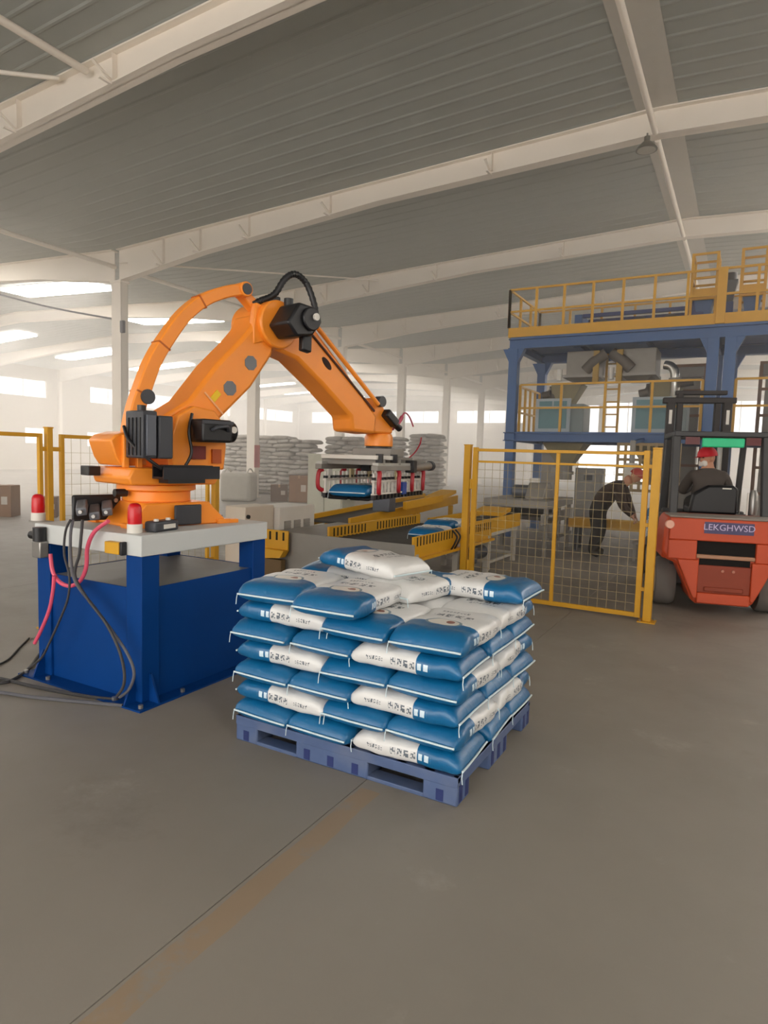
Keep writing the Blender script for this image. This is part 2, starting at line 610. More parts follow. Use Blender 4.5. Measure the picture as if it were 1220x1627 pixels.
for i, (xa, xb) in enumerate(bx_):
    for j, (ya, yb) in enumerate(by_):
        b = MB()
        b.box(xa, xb, ya, yb, 0.0, .118)
        o = b.build('block', PLAST, pal, bevel=.01)
        if j == 0:
            n = 3 if i == 1 else 1
            for q in range(n):
                xm = xa + (xb - xa) * (q + .5) / n
                MB().box(xm - .02, xm + .02, ya - .002, ya + .01, .012, .07).build('pocket_shade', DARKB, o)
        if i == 2:
            n = 3 if j == 1 else 2
            for q in range(n):
                ym = ya + (yb - ya) * (q + .5) / n
                MB().box(xb - .01, xb + .002, ym - .02, ym + .02, .015, .1).build('pocket_shade', DARKB, o)
b = MB()
for ya, yb in ((PY0, PY0 + .1), ((PY0 + PY1) / 2 - .05, (PY0 + PY1) / 2 + .05), (PY1 - .1, PY1)):
    b.box(PX0 + .01, PX1 - .01, ya + .004, yb - .004, 0.0, .022)
b.build('bottom_runner', PLAST, pal, bevel=.004)
b = MB()
b.box(PX0, PX1, PY0 - .001, PY0 + .03, .095, .15)
b.box(PX0, PX1, PY1 - .03, PY1, .095, .12)
b.box(PX1 - .03, PX1 + .001, PY0 + .03, PY1 - .03, .095, .15)
b.box(PX0, PX0 + .03, PY0 + .03, PY1 - .03, .095, .12)
b.build('deck_rim', PLAST, pal, bevel=.004)

# --- printed sack material
def sack_material(name, blue, white):
    t = NT(name)
    tc = t.n('ShaderNodeTexCoord')
    sp = t.n('ShaderNodeSeparateXYZ')
    t.link(tc.outputs['Object'], sp.inputs[0])
    x, y, z = sp.outputs
    sn = t.n('ShaderNodeSeparateXYZ')
    t.link(tc.outputs['Normal'], sn.inputs[0])
    side = t.math('GREATER_THAN', t.math('ABSOLUTE', sn.outputs[1]), .5)
    topf = t.math('GREATER_THAN', sn.outputs[2], .6)
    nz = t.n('ShaderNodeTexNoise')
    nz.inputs['Scale'].default_value = 5
    nz.inputs['Detail'].default_value = 3
    t.link(tc.outputs['Object'], nz.inputs['Vector'])
    bl = t.mix(nz.outputs['Fac'], tuple(c * .88 for c in lin(blue)[:3]) + (1,), tuple(min(1, c * 1.12) for c in lin(blue)[:3]) + (1,))
    wh = t.mix(nz.outputs['Fac'], tuple(c * .93 for c in lin(white)[:3]) + (1,), lin(white))
    isblue = t.math('GREATER_THAN', x, .075)
    col = t.mix(isblue, wh, bl)
    def glyphs(u, w, size, sub=5, seed=0.0):
        """dark strokes inside square character cells"""
        a = t.math('FLOOR', t.math('MULTIPLY', u, sub / size))
        b = t.math('FLOOR', t.math('MULTIPLY', w, sub / size))
        cv = t.n('ShaderNodeCombineXYZ')
        t.link(a, cv.inputs[0])
        t.link(b, cv.inputs[1])
        cv.inputs[2].default_value = seed
        wn_ = t.n('ShaderNodeTexWhiteNoise', noise_dimensions='3D')
        t.link(cv.outputs[0], wn_.inputs['Vector'])
        st = t.math('GREATER_THAN', wn_.outputs['Value'], .38)
        fr = t.math('FRACT', t.math('DIVIDE', u, size))
        gap = t.math('LESS_THAN', t.math('ABSOLUTE', t.math('SUBTRACT', fr, .5)), .36)
        return t.math('MULTIPLY', st, gap)
    def band(v, lo, hi):
        return t.math('MULTIPLY', t.math('GREATER_THAN', v, lo), t.math('LESS_THAN', v, hi))
    def mul(*a):
        r = a[0]
        for q in a[1:]:
            r = t.math('MULTIPLY', r, q)
        return r
    # side print: four dark characters, two white ones on the blue, one small line
    g1 = mul(glyphs(x, z, .036), band(z, .044, .08), band(x, -.072, .072), side)
    col = t.mix(g1, col, lin('67707a'))
    g2 = mul(band(z, .044, .078), band(x, .082, .15), side, t.math('LESS_THAN', t.math('ABSOLUTE', t.math('SUBTRACT', t.math('FRACT', t.math('DIVIDE', x, .036)), .5)), .34))
    col = t.mix(g2, col, lin('cfe2ee'))
    g3 = mul(glyphs(x, z, .017, 4, 3), band(z, .052, .072), band(x, -.2, -.11), side)
    col = t.mix(g3, col, lin('5a636c'))
    # top print: title rows and an oval emblem on the colour boundary
    g4 = mul(glyphs(y, x, .055, 6, 5), band(x, -.10, -.045), band(y, -.12, .1), topf)
    col = t.mix(g4, col, lin('59626a'))
    g5 = mul(glyphs(y, x, .02, 4, 6), band(x, -.16, -.135), band(y, -.1, .06), topf)
    col = t.mix(g5, col, lin('666d73'))
    ex = t.math('DIVIDE', t.math('SUBTRACT', x, .07), .055)
    ey = t.math('DIVIDE', y, .1)
    rr_ = t.math('ADD', t.math('MULTIPLY', ex, ex), t.math('MULTIPLY', ey, ey))
    disc = mul(t.math('LESS_THAN', rr_, 1.0), topf)
    col = t.mix(disc, col, lin('d9d4cc'))
    ring = mul(band(rr_, .72, 1.0), topf)
    col = t.mix(ring, col, lin('6d8796'))
    leaf = mul(t.math('LESS_THAN', t.math('ADD', t.math('POWER', t.math('MULTIPLY', t.math('ADD', ex, .15), 1.6), 2), t.math('POWER', t.math('MULTIPLY', t.math('SUBTRACT', ey, .35), 2.6), 2)), .35), topf)
    col = t.mix(leaf, col, lin('8d5a4e'))
    t.link(col, t.b.inputs['Base Color'])
    t.b.inputs['Roughness'].default_value = .36
    t.b.inputs['Coat Weight'].default_value = .1
    t.b.inputs['Coat Roughness'].default_value = .25
    n3 = t.n('ShaderNodeTexNoise')
    n3.inputs['Scale'].default_value = 9
    n3.inputs['Detail'].default_value = 4
    n3.inputs['Distortion'].default_value = .8
    t.link(tc.outputs['Object'], n3.inputs['Vector'])
    bp = t.n('ShaderNodeBump')
    bp.inputs['Strength'].default_value = .35
    bp.inputs['Distance'].default_value = .02
    t.link(n3.outputs['Fac'], bp.inputs['Height'])
    t.link(bp.outputs[0], t.b.inputs['Normal'])
    return t.m
SACKM = sack_material('blue_and_white_printed_sack', '075f90', 'dededd')
SEAM = mat('white_stitched_seam', 'cfe0e6', .6)
SL, SW, SH = .60, .40, .122
def sack_mesh(name, seed, L=SL, Wd=SW, H=SH, sag=0.0, m=None, n=22, k=24):
    rnd = random.Random(seed)
    ph = [rnd.uniform(0, 6.28) for _ in range(8)]
    b = MB()
    rows = []
    for i in range(n + 1):
        u = -1 + 2 * i / n
        u = math.copysign(1 - (1 - abs(u)) ** 1.5, u)
        e = max(0.0, 1 - abs(u) ** 8)
        hh = .016 + (H - .016) * e ** .5
        ww = Wd * (.94 + .06 * e ** .5)
        row = []
        for j in range(k):
            a = 2 * PI * j / k
            ca, sa = math.cos(a), math.sin(a)
            yy = math.copysign(abs(ca) ** .42, ca) * ww / 2
            zz = math.copysign(abs(sa) ** .62, sa) * hh / 2
            wr = (math.sin(u * 9 + ph[0] + yy * 11) * math.sin(yy * 13 + ph[1]) + .6 * math.sin(u * 17 + ph[2] + yy * 25)) * .0045 * (1 if zz > 0 else .3)
            zz += wr * (1 - abs(u) ** 8)
            yy += math.sin(u * 5 + ph[3]) * .006 + math.sin(u * 14 + ph[4] + a * 2) * .003
            row.append((u * L / 2 + math.sin(yy * 8 + ph[5]) * .006, yy, H * .5 + zz - sag * (u * u) - (1 - e) * H * .12))
        rows.append(row)
    vs = [p for r_ in rows for p in r_]
    fs = []
    for i in range(n):
        for j in range(k):
            fs.append((i * k + j, i * k + (j + 1) % k, (i + 1) * k + (j + 1) % k, (i + 1) * k + j))
    fs.append(tuple(range(k)))
    fs.append(tuple(n * k + j for j in reversed(range(k))))
    b.add(vs, [tuple(reversed(f)) for f in fs])
    # seam paths at both ends
    seams = []
    for sgn, row in ((-1, rows[0]), (1, rows[-1])):
        mid = [(row[j][0] + sgn * .008, row[j][1], sum(p[2] for p in row) / k) for j in range(0, k // 2 + 1)]
        seams.append(mid)
    return b, seams
def sack_proto(seed, sag=0.0, H=SH):
    b, seams = sack_mesh('sack', seed, sag=sag, H=H)
    o = b.build('feed_sack', SACKM, None, ang=70)
    for q, sm in enumerate(seams):
        s_ = MB()
        s_.tube(sm, .0055, 6)
        rnd = random.Random(seed * 3 + q)
        end = sm[0] if rnd.random() < .5 else sm[-1]
        s_.tube([end, (end[0], end[1] * 1.03, end[2] - .03), (end[0] + .004, end[1] * 1.03, end[2] - .06)], .0025, 5)
        s_.build('seam', SEAM, o, local=True)
    return o
protos = [sack_proto(s_) for s_ in (3, 11, 23, 31)]
used_p = [False] * 4
def put_sack(x, y, z, rz, label, group, v=None, rx=0, ry=0, sc=(1.03, 1.02, 1)):
    v = random.randrange(4) if v is None else v
    if not used_p[v]:
        o = protos[v]
        used_p[v] = True
    else:
        o = copy_tree(protos[v])
    o.location = (x, y, z)
    o.rotation_euler = (rx, ry, rz)
    o.scale = sc
    return tag(o, label, 'sack', group)
ORD = ['bottom', 'second', 'third', 'fourth', 'fifth', 'sixth', 'seventh']
LT = .1165
rnd = random.Random(5)
for L in range(6):
    z = .151 + L * LT
    j = lambda a=.012: rnd.uniform(-a, a)
    odd = L % 2 == 0
    side_w = ('on the open floor side', 'in the middle row', 'on the conveyor side')
    # lengthwise column: on the gate side in odd layers, on the stand side in even ones
    for r_ in range(3):
        x = (PX1 - .305) if odd else (PX0 + .335)
        y = PY0 + .175 + .41 * r_ + j()
        lab = 'lengthwise blue and white sack of the %s stack layer, %s' % (ORD[L], side_w[r_])
        put_sack(x + j(), y, z, (0 if odd else PI) + j(.03), lab, 'sacks of the pallet stack')
    for r_ in range(2):
        for c_ in range(2):
            x = (PX0 + .205 + .40 * c_) if odd else (PX1 - .205 - .40 * c_)
            y = PY0 + .27 + .61 * r_ + j(.01)
            lab = '%s stack layer sack, blue end over the %s, %s' % (
                ORD[L], 'open floor' if r_ == 0 else 'conveyor side',
                ('corner by the stand' if odd else 'corner opposite the stand') if c_ == 0 else 'second from the corner')
            put_sack(x + j(.01), y, z, (-PI / 2 if r_ == 0 else PI / 2) + j(.03), lab, 'sacks of the pallet stack')
# seventh layer, not finished yet, and one sack thrown on top
z7 = .151 + 6 * LT
put_sack(PX0 + .21, PY0 + .27, z7, -PI / 2 + .10, 'loosely laid sack, blue end out, at the table side corner of the top layer', None)
put_sack(PX0 + .66, PY0 + .20, z7, -PI / 2 + .04, 'sack with an oval emblem lying beside the table side corner sack on the top layer', None)
put_sack(PX0 + .24, PY0 + .82, z7, PI + .25, 'crumpled sack sticking out white end first under the topmost sack', None)
put_sack(PX0 + .80, PY0 + .74, z7, 1.35, 'slumped sack with its white half up in the middle of the top layer', None)
put_sack(PX1 - .26, PY1 - .22, z7, -.05, 'plump sack with blue end toward the yellow gate on the top layer', None)
put_sack(PX0 + .50, PY0 + .72, z7 + LT, 2.95, 'topmost sack of the pallet stack, tilted, blue end toward the robot table', None, rx=.03, ry=-.05)

# ================================================================== ROBOT STAND
TX0, TX1, TY0, TY1, TZ = -4.53, -3.41, 2.88, 4.13, 1.14
st = thing('robot_stand', 'heavy blue steel stand with pale grey top plate under the orange robot', 'stand', ((TX0 + TX1) / 2, (TY0 + TY1) / 2, 0))
MB().box(TX0 - .01, TX1 + .01, TY0 - .01, TY1 + .01, 1.0, TZ).build('top_plate', SLABM, st, bevel=.006)
lw = .15
for xa in (TX0, TX1 - lw):
    for ya in (TY0, TY1 - lw):
        lg = MB().box(xa, xa + lw, ya, ya + lw, 0.012, 1.0).build('leg', BLUEP, st, bevel=.006)
        sx = -1 if xa == TX0 else 1
        sy = -1 if ya == TY0 else 1
        cx_ = xa if sx < 0 else xa + lw
        cy_ = ya if sy < 0 else ya + lw
        MB().prism([(cx_, .012), (cx_ + sx * .09, .012), (cx_ + sx * .012, .2), (cx_, .2)], cy_ - sy * .06, cy_ - sy * .075, 'y').build('gusset', BLUEP, lg)
        MB().prism([(cy_, .012), (cy_ + sy * .09, .012), (cy_ + sy * .012, .2), (cy_, .2)], cx_ - sx * .06, cx_ - sx * .075, 'x').build('gusset', BLUEP, lg)
for nm, bxs in (('side_panel', (TX0 + lw, TX1 - lw, TY0 + .02, TY0 + .03)), ('side_panel', (TX0 + lw, TX1 - lw, TY1 - .03, TY1 - .02)),
                ('side_panel', (TX0 + .02, TX0 + .03, TY0 + lw, TY1 - lw)), ('side_panel', (TX1 - .03, TX1 - .02, TY0 + lw, TY1 - lw))):
    MB().box(*bxs, .012, .775).build(nm, BLUEP, st)
MB().box(TX0 + .03, TX1 - .03, TY0 + .03, TY1 - .03, .76, .772).build('shelf_plate', GALV, st)
MB().box(TX0 - .1, TX1 + .1, TY0 - .1, TY1 + .1, 0, .012).build('base_flange', BLUEP, st)
for x in (TX0 - .06, TX0 + .2, TX1 - .2, TX1 + .06):
    for y in (TY0 - .06, TY1 + .06):
        MB().cyl((x, y, .012), (x, y, .035), .016, 8).build('anchor_bolt', STEEL, st)
for y in (TY0 + .3, TY1 - .3):
    MB().cyl((TX1 + .06, y, .012), (TX1 + .06, y, .035), .016, 8).build('anchor_bolt', STEEL, st)

# ================================================================== ROBOT
AZ = R(-12.65)
rb = thing('palletizing_robot', 'large orange four-axis palletizing robot arm with black motors on the blue stand', 'robot', (-3.97, 3.5, TZ), AZ)
def part(b, name, m, parent=None, bevel=0.0):
    return b.build(name, m, rb if parent is None else parent, bevel=bevel, local=True)
# base and turret
b = MB()
b.prism([(-.36, 0), (.42, 0), (.42, .03), (.31, .13), (.27, .175), (-.25, .175), (-.29, .13), (-.36, .03)], -.31, .31)
base = part(b, 'base', ORANGE, bevel=.012)
for x in (-.27, .27):
    for y in (-.33, .39):
        b = MB().box(x - .07, x + .07, y - .06, y + .06, 0, .035)
        f_ = part(b, 'foot', ORANGE, base, .006)
        part(MB().cyl((x, y, .035), (x, y, .06), .022, 8), 'foot_bolt', DGREY, base)
b = MB().lathe([(.25, .175), (.25, .25), (.29, .26), (.29, .30), (.27, .305)], seg=32)
part(b, 'swivel_ring', ORANGE, bevel=.004)
b = MB()
b.prism([(-.36, .305), (.33, .305), (.36, .36), (.36, .40), (.30, .43), (-.34, .43), (-.38, .36)], -.27, .30)
tur = part(b, 'turret', ORANGE, bevel=.015)
for xa, xb in ((-.26, -.19), (.2, .28)):
    b = MB()
    b.prism([(-.02, .42), (.42, .42), (.44, .6), (.42, .78), (.33, .88), (.15, .9), (.02, .82), (-.04, .66)], xa, xb)
    part(b, 'cheek_plate', ORANGE, tur, .012)
b = MB()
b.prism([(-.44, .62), (-.40, .66), (-.30, .69), (-.20, .66), (-.16, .44), (-.36, .44), (-.40, .5)], -.2, .16)
part(b, 'rear_gearbox', ORANGE, tur, .012)
for y in (-.34, -.24):
    part(MB().box(.16, .2, y - .02, y + .02, .43, .66), 'rib', ORANGE, tur, .004)
part(MB().box(-.24, -.1, -.48, -.39, .36, .43), 'rear_stop', BLACK, bevel=.006)
part(MB().cyl((.05, -.36, .24), (.05, -.27, .24), .03, 10), 'ring_sensor', BLACK)
# turret window recesses, their shade painted as dark plates
part(MB().box(.285, .302, .12, .24, .5, .6), 'recess_shade', mat('deep_red_recess_shade', '6c1408', .5))
part(MB().box(.28, .301, .3, .38, .47, .58), 'recess_shade', mat('deep_orange_recess_shade', 'a84808', .5))
# motors
b = MB()
b.box(.20, .44, -.35, -.235, .50, .83)
b.box(.20, .46, -.235, -.125, .50, .80)
m1 = part(b, 'axis_motor', DGREY, bevel=.012)
for k in range(4):
    x = .25 + .055 * k
    part(MB().box(x, x + .012, -.358, -.118, .52, .78), 'cooling_fin', BLACK, m1)
part(MB().box(.45, .47, -.33, -.26, .52, .8), 'motor_plate', mat('mid_grey_metal', '5b5f68', .4, metal=.4), m1, .004)
part(MB().cyl((.32, -.29, .83), (.32, -.29, .87), .03, 12), 'cable_gland', BLACK, m1)
b = MB()
b.box(.28, .48, .10, .36, .63, .80)
m2 = part(b, 'axis_motor', BLACK, bevel=.018)
part(MB().cyl((.36, .36, .715), (.36, .44, .715), .08, 20), 'end_bell', BLACK, m2, .01)
part(MB().cyl((.42, .38, .73), (.47, .38, .73), .026, 14), 'connector', WHITEP, m2)
part(MB().tube(spline([(.48, .18, .72), (.52, .2, .74), (.52, .28, .75), (.48, .32, .72)], 5), .014, 8), 'loop_cable', DGREY, m2)
part(MB().box(.47, .49, .1, .36, .765, .79), 'rail_strip', DGREY, m2)
# cable tray
b = MB()
b.box(.30, .46, -.2, .26, .355, .37)
b.box(.445, .46, -.2, .26, .37, .45)
b.box(.30, .315, -.2, .26, .37, .45)
b.box(.30, .46, -.2, .2, .44, .455)
tr = part(b, 'cable_tray', mat('charcoal_tray', '2e2f34', .35, metal=.4))
part(MB().box(.32, .45, -.16, .14, .325, .355), 'tray_bracket', BLACK, tr)
part(MB().tube(spline([(.2, -.36, .72), (.3, -.37, .62), (.42, -.3, .5), (.43, -.2, .43)], 6), .012, 8), 'motor_cable', BLACK)
part(MB().tube(spline([(.3, .12, .84), (.34, .07, .7), (.36, .08, .55), (.36, .03, .45)], 6), .012, 8), 'motor_cable', BLACK)
# lower arm
b = MB()
b.prism([(-.07, .80), (.17, .95), (.415, 1.255), (.65, 1.49), (.745, 1.6), (.80, 1.72), (.95, 1.79), (1.06, 1.68), (1.0, 1.5),
         (.956, 1.385), (.75, 1.10), (.45, .82), (.40, .64), (.27, .56), (.08, .56), (-.05, .66)], -.15, .18)
la = part(b, 'lower_arm', ORANGE, bevel=.03)
HATCH = mat('grey_hatch', '74767a', .6)
for u_, z_ in ((.535, 1.074), (.736, 1.30)):
    b = MB()
    a0 = math.atan2(.23, .2)
    pts = []
    for k in range(8):
        a = a0 + PI / 8 + k * PI / 4
        pts.append((u_ + math.cos(a) * .062, z_ + math.sin(a) * .062))
    b.prism(pts, .178, .187)
    part(b, 'hatch_cover', HATCH, la)
b = MB().obox((.184, .40, 1.0), (.012, .05, .09), (R(-42), 0, 0))
part(b, 'warning_label', mat('yellow_label', 'e8c21a', .5), la)
b = MB().beam((.186, .30, 1.02), (.186, .47, .86), .01, .012)
part(b, 'edge_trim', mat('pale_orange_edge', 'f0b07a', .5), la)
# curved balance link
cpath = [(-.265, .60), (-.265, .692), (-.231, .856), (-.182, .999), (-.107, 1.192), (-.005, 1.37), (.152, 1.585), (.328, 1.738), (.53, 1.84), (.68, 1.885)]
cs = spline([(0, u_, z_) for u_, z_ in cpath], 5)
b = MB()
k0 = len(cs)
hw = .052
vs = []
for i, p in enumerate(cs):
    dd = (cs[min(i + 1, k0 - 1)] - cs[max(i - 1, 0)]).normalized()
    nn = Vector((0, -dd.z, dd.y))
    w_ = hw * (1.15 - .3 * i / k0)
    for x, s_ in ((.06, -1), (.17, -1), (.17, 1), (.06, 1)):
        q = p + nn * (w_ * s_)
        vs.append((x, q.y, q.z))
fs = []
for i in range(k0 - 1):
    for j in range(4):
        fs.append((i * 4 + j, i * 4 + (j + 1) % 4, i * 4 + 4 + (j + 1) % 4, i * 4 + 4 + j))
fs += [(3, 2, 1, 0), tuple((k0 - 1) * 4 + j for j in range(4))]
b.add(vs, fs)
al = part(b, 'curved_link', ORANGE, bevel=.012)
part(MB().cyl((.05, .69, 1.888), (.185, .69, 1.888), .06, 20), 'pivot_boss', ORANGE, al, .006)
part(MB().cyl((.185, .69, 1.888), (.192, .69, 1.888), .045, 20), 'pivot_cap', DGREY, al)
part(MB().cyl((.17, -.165, .945), (.182, -.165, .945), .055, 18), 'pivot_cap', DGREY, al)
for i_ in (14, 24, 34):
    p = cs[i_]
    dd = (cs[i_ + 1] - cs[i_ - 1]).normalized()
    an = math.atan2(dd.z, dd.y)
    part(MB().obox((.115, p.y, p.z), (.118, .012, .108), (an, 0, 0)), 'weld_band', mat('brown_orange_band', 'b8590c', .5), al)
# rear links at the elbow
b = MB()
b.prism([(.64, 1.88), (.70, 1.92), (.99, 1.76), (.93, 1.64), (.88, 1.70)], .02, .12)
part(b, 'rear_link', ORANGE, bevel=.012)
b = MB()
b.prism([(.78, 1.80), (.92, 1.78), (.94, 1.62), (.90, 1.5), (.76, 1.46), (.755, 1.6)], .12, .19)
part(b, 'elbow_plate', ORANGE, bevel=.01)
part(MB().obox((.196, .885, 1.67), (.012, .07, .13), (R(-12), 0, 0)), 'warning_label', mat('yellow_label', 'e8c21a', .5))
# elbow drum and upper arm
b = MB()
b.cyl((-.19, .99, 1.65), (.24, .99, 1.65), .2, 36)
part(b, 'elbow_drum', ORANGE, bevel=.015)
b = MB()
b.prism([(.99, 1.84), (1.22, 1.845), (1.42, 1.72), (1.79, 1.425), (2.195, 1.07), (2.31, .97), (2.29, .785), (1.965, .80), (1.94, .94),
         (1.555, 1.21), (1.25, 1.40), (1.10, 1.43), (.95, 1.46), (.86, 1.55), (.85, 1.75)], -.12, .17)
ua = part(b, 'upper_arm', ORANGE, bevel=.03)
b = MB()
sl = []
for k in range(16):
    a = 2 * PI * k / 16
    x_, y_ = math.cos(a) * .075 + .0, math.sin(a) * .032
    sl.append((1.60 + x_ * .75 + y_ * .66, 1.405 - x_ * .66 + y_ * .75))
b.prism(sl, .166, .174)
part(b, 'slot_shade', mat('dark_opening_shade', '2a1206', .8), ua)  # flush dark oval paints the shade inside the arm's slot hole
b = MB().cyl((.19, 1.40, 1.75), (.19, 2.30, 1.085), .022, 12)
part(b, 'tie_rod', ORANGE)
part(MB().cyl((.175, 1.32, 1.70), (.175, 2.26, 1.015), .012, 8), 'signal_cable', mat('brown_cable', '4a2a1c', .6))
# elbow motor
b = MB()
b.prism([(.86, 1.62), (.98, 1.80), (1.16, 1.79), (1.24, 1.68), (1.13, 1.55), (.96, 1.52)], .24, .50)
em = part(b, 'elbow_motor', BLACK, bevel=.02)
part(MB().cyl((.50, 1.1, 1.68), (.53, 1.1, 1.68), .095, 22), 'end_bell', BLACK, em, .01)
part(MB().cyl((.53, 1.13, 1.7), (.55, 1.13, 1.7), .03, 14), 'connector', WHITEP, em)
part(MB().beam((.42, 1.12, 1.58), (.44, 1.1, 1.42), .06, .1), 'cable_outlet', BLACK, em, .012)
part(MB().cyl((.3, 1.03, 1.8), (.3, 1.03, 1.86), .04, 14), 'cable_gland', BLACK, em)
# conduit loop
cp = spline([(.1, .80, 1.80), (.12, .88, 1.84), (.16, .99, 1.91), (.2, 1.07, 2.05), (.22, 1.17, 2.105), (.24, 1.28, 2.04), (.28, 1.34, 1.86), (.3, 1.33, 1.74)], 9)
rs_ = [.03 if i % 2 else .025 for i in range(len(cp))]
part(MB().tube(cp, rs_, 12), 'ribbed_conduit', BLACK)
part(MB().box(.02, .16, .94, 1.06, 1.83, 1.90), 'conduit_clamp', BLACK, None, .01)
# wrist
b = MB()
b.prism([(2.24, .80), (2.60, .80), (2.62, .9), (2.56, 1.0), (2.46, 1.06), (2.40, 1.16), (2.33, 1.16), (2.30, 1.03), (2.24, .97)], -.13, .13)
wr = part(b, 'wrist', ORANGE, bevel=.02)
part(MB().cyl((.1, 2.38, 1.12), (.18, 2.38, 1.12), .055, 18), 'pivot_cap', DGREY, wr)
part(MB().obox((.16, 2.52, .96), (.1, .2, .09), (R(-35), 0, 0)), 'wrist_motor', BLACK, wr, .015)
part(MB().cyl((.16, 2.6, .9), (.16, 2.68, .86), .035, 12), 'motor_cap', BLACK, wr)
part(MB().lathe([(.13, .665), (.15, .67), (.15, .76), (.135, .80)], (0, 2.53, 0), 28), 'wrist_flange', ORANGE, wr, .004)
part(MB().lathe([(.14, .645), (.14, .665)], (0, 2.53, 0), 28), 'flange_ring', BLACK, wr)
# connector panel at the rear of the base, dark blanking plate at its front
cpn = part(MB().box(-.12, -.09, -.60, -.24, .03, .22), 'connector_panel', BLACK, None, .02)
for k, (y, z) in enumerate(((-.55, .14), (-.46, .105), (-.37, .13))):
    q = part(MB().obox((.02, y - .03, z), (.24, .07, .06), (R(8), R(10), R(-25))), 'plug', mat('grey_plug_housing', '6e7076', .45, metal=.3), cpn, .01)
    part(MB().cyl((.13, y - .085, z - .02), (.15, y - .1, z - .02), .013, 10), 'plug_screw', STEEL, cpn)
part(MB().cyl((-.08, -.29, .175), (-.07, -.29, .175), .016, 12), 'panel_screw', STEEL, cpn)
part(MB().box(.335, .355, -.05, .175, .01, .16), 'blanking_plate', mat('charcoal_plate', '34353a', .55), None, .02)
# welding residue rag like end stop
part(MB().box(.26, .34, .43, .52, 0, .03), 'foot_clamp', ORANGE, base, .005)

# ---- gripper
GRZ = R(18.6)
gf = part(MB().box(-.16, .16, -.62, .62, .50, .56).box(-.22, .22, -.18, .18, .56, .645), 'gripper_frame', GALV, None, .008)
gf.location = (0, 2.53, 0)
gf.rotation_euler = (0, 0, GRZ)
def gp(b, name, m, bevel=0.0):
    return b.build(name, m, gf, bevel=bevel, local=True)
for x in (-.3, .3):
    gp(MB().box(x - .035, x + .035, -.76, .62, .425, .475), 'long_rail', GALV, .005)
    gp(MB().box(x - .03, x + .03, -.74, .6, .475, .50), 'rail_cover', mat('light_grey_profile', 'b5b4ae', .45, metal=.3))
for y in (-.6, -.2, .2, .55):
    gp(MB().box(-.33, .33, y - .035, y + .035, .475, .535), 'cross_beam', GALV, .005)
for y in (-.66, -.3):
    gp(MB().box(.27, .34, y - .012, y + .012, .5, .585), 'black_stop', BLACK)
    gp(MB().box(-.3, .3, y - .05, y + .05, .53, .57), 'white_bracket', WHITEP, .004)
for x in (-.2, .32):
    gp(MB().cyl((x, .18, .45), (x, .72, .47), .045, 16), 'air_cylinder', STEEL, .004)
    gp(MB().cyl((x, .72, .47), (x, .80, .47), .055, 16), 'cylinder_head', DGREY, .004)
    gp(MB().box(x - .05, x + .05, .1, .2, .40, .53), 'clevis', BLACK, .008)
# tine carriers and tines
for sx in (-1, 1):
    x = .26 * sx
    gp(MB().box(x - .02, x + .02, -.70, .66, .19, .205), 'tine_carrier', WHITEP, .004)
    gp(MB().box(x - .02, x + .02, -.70, .66, .312, .328), 'tine_carrier', WHITEP, .004)
    n = 15
    for k in range(n):
        y = -.68 + 1.32 * k / (n - 1)
        gp(MB().box(x - .010, x + .010, y - .010, y + .010, .20, .40), 'tine_rod', WHITEP)
        gp(MB().box(x - .016, x + .016, y - .022, y + .022, .142, .19), 'tine_foot', BLACK)
        gp(MB().box(x - .016, x + .016, y - .018, y + .018, .335, .36), 'rod_bushing', BLACK)
        gp(MB().tube([(x, y, .19), (x, y, .158), (x - sx * .05, y, .145), (x - sx * .24, y, .145)], .014, 6), 'tine', BLACK)
    for y in (-.6, -.1, .35, .62):
        gp(MB().box(x - .012, x + .012, y - .04, y + .04, .33, .425), 'hanger_plate', mat('pale_yellow_plate', 'cdbf95', .5) if y in (-.1, .35) else WHITEP, .004)
for k, y in enumerate((-.66, -.16, .22, .56)):
    for sx in (-1, 1):
        x = .3 * sx
        gp(MB().tube(spline([(x, y, .42), (x + .025 * sx, y - .03, .40), (x + .03 * sx, y - .05, .32), (x + .025 * sx, y - .04, .24), (x + .01, y, .21)], 5), .022, 8), 'air_hose', mat('dark_red_hose', 'a81e2a', .4))
gp(MB().box(.255, .29, .02, .12, .17, .30), 'blue_valve', mat('blue_valve_body', '2a4a9a', .4), .006)
gp(MB().tube(spline([(.1, .1, .86), (.14, .25, .97), (.12, .42, 1.05), (.1, .62, 1.02), (.1, .75, .92)], 6), .009, 6), 'air_line', mat('pink_air_line', 'c2526a', .4))
gp(MB().tube(spline([(.1, .12, .86), (.13, .22, .93), (.12, .34, 1.0)], 6), .022, 8), 'air_line_sleeve', mat('pink_air_line', 'c2526a', .4))
gp(MB().tube(spline([(.15, .9, .80), (.15, .86, .72), (.15, .7, .62), (.15, .5, .55)], 6), .008, 6), 'air_line', mat('dark_red_hose', 'a81e2a', .4))

# the sack held in the gripper
gm = Matrix.Rotation(AZ + GRZ, 4, 'Z')
gc = Vector((-3.97, 3.5, TZ)) + Matrix.Rotation(AZ, 3, 'Z') @ Vector((0, 2.53, 0))
sp_ = gc + gm.to_3x3() @ Vector((0, -.42, .160))
put_sack(sp_.x, sp_.y, sp_.z, AZ + GRZ - PI / 2, 'blue sack gripped in the tines of the robot gripper', None)

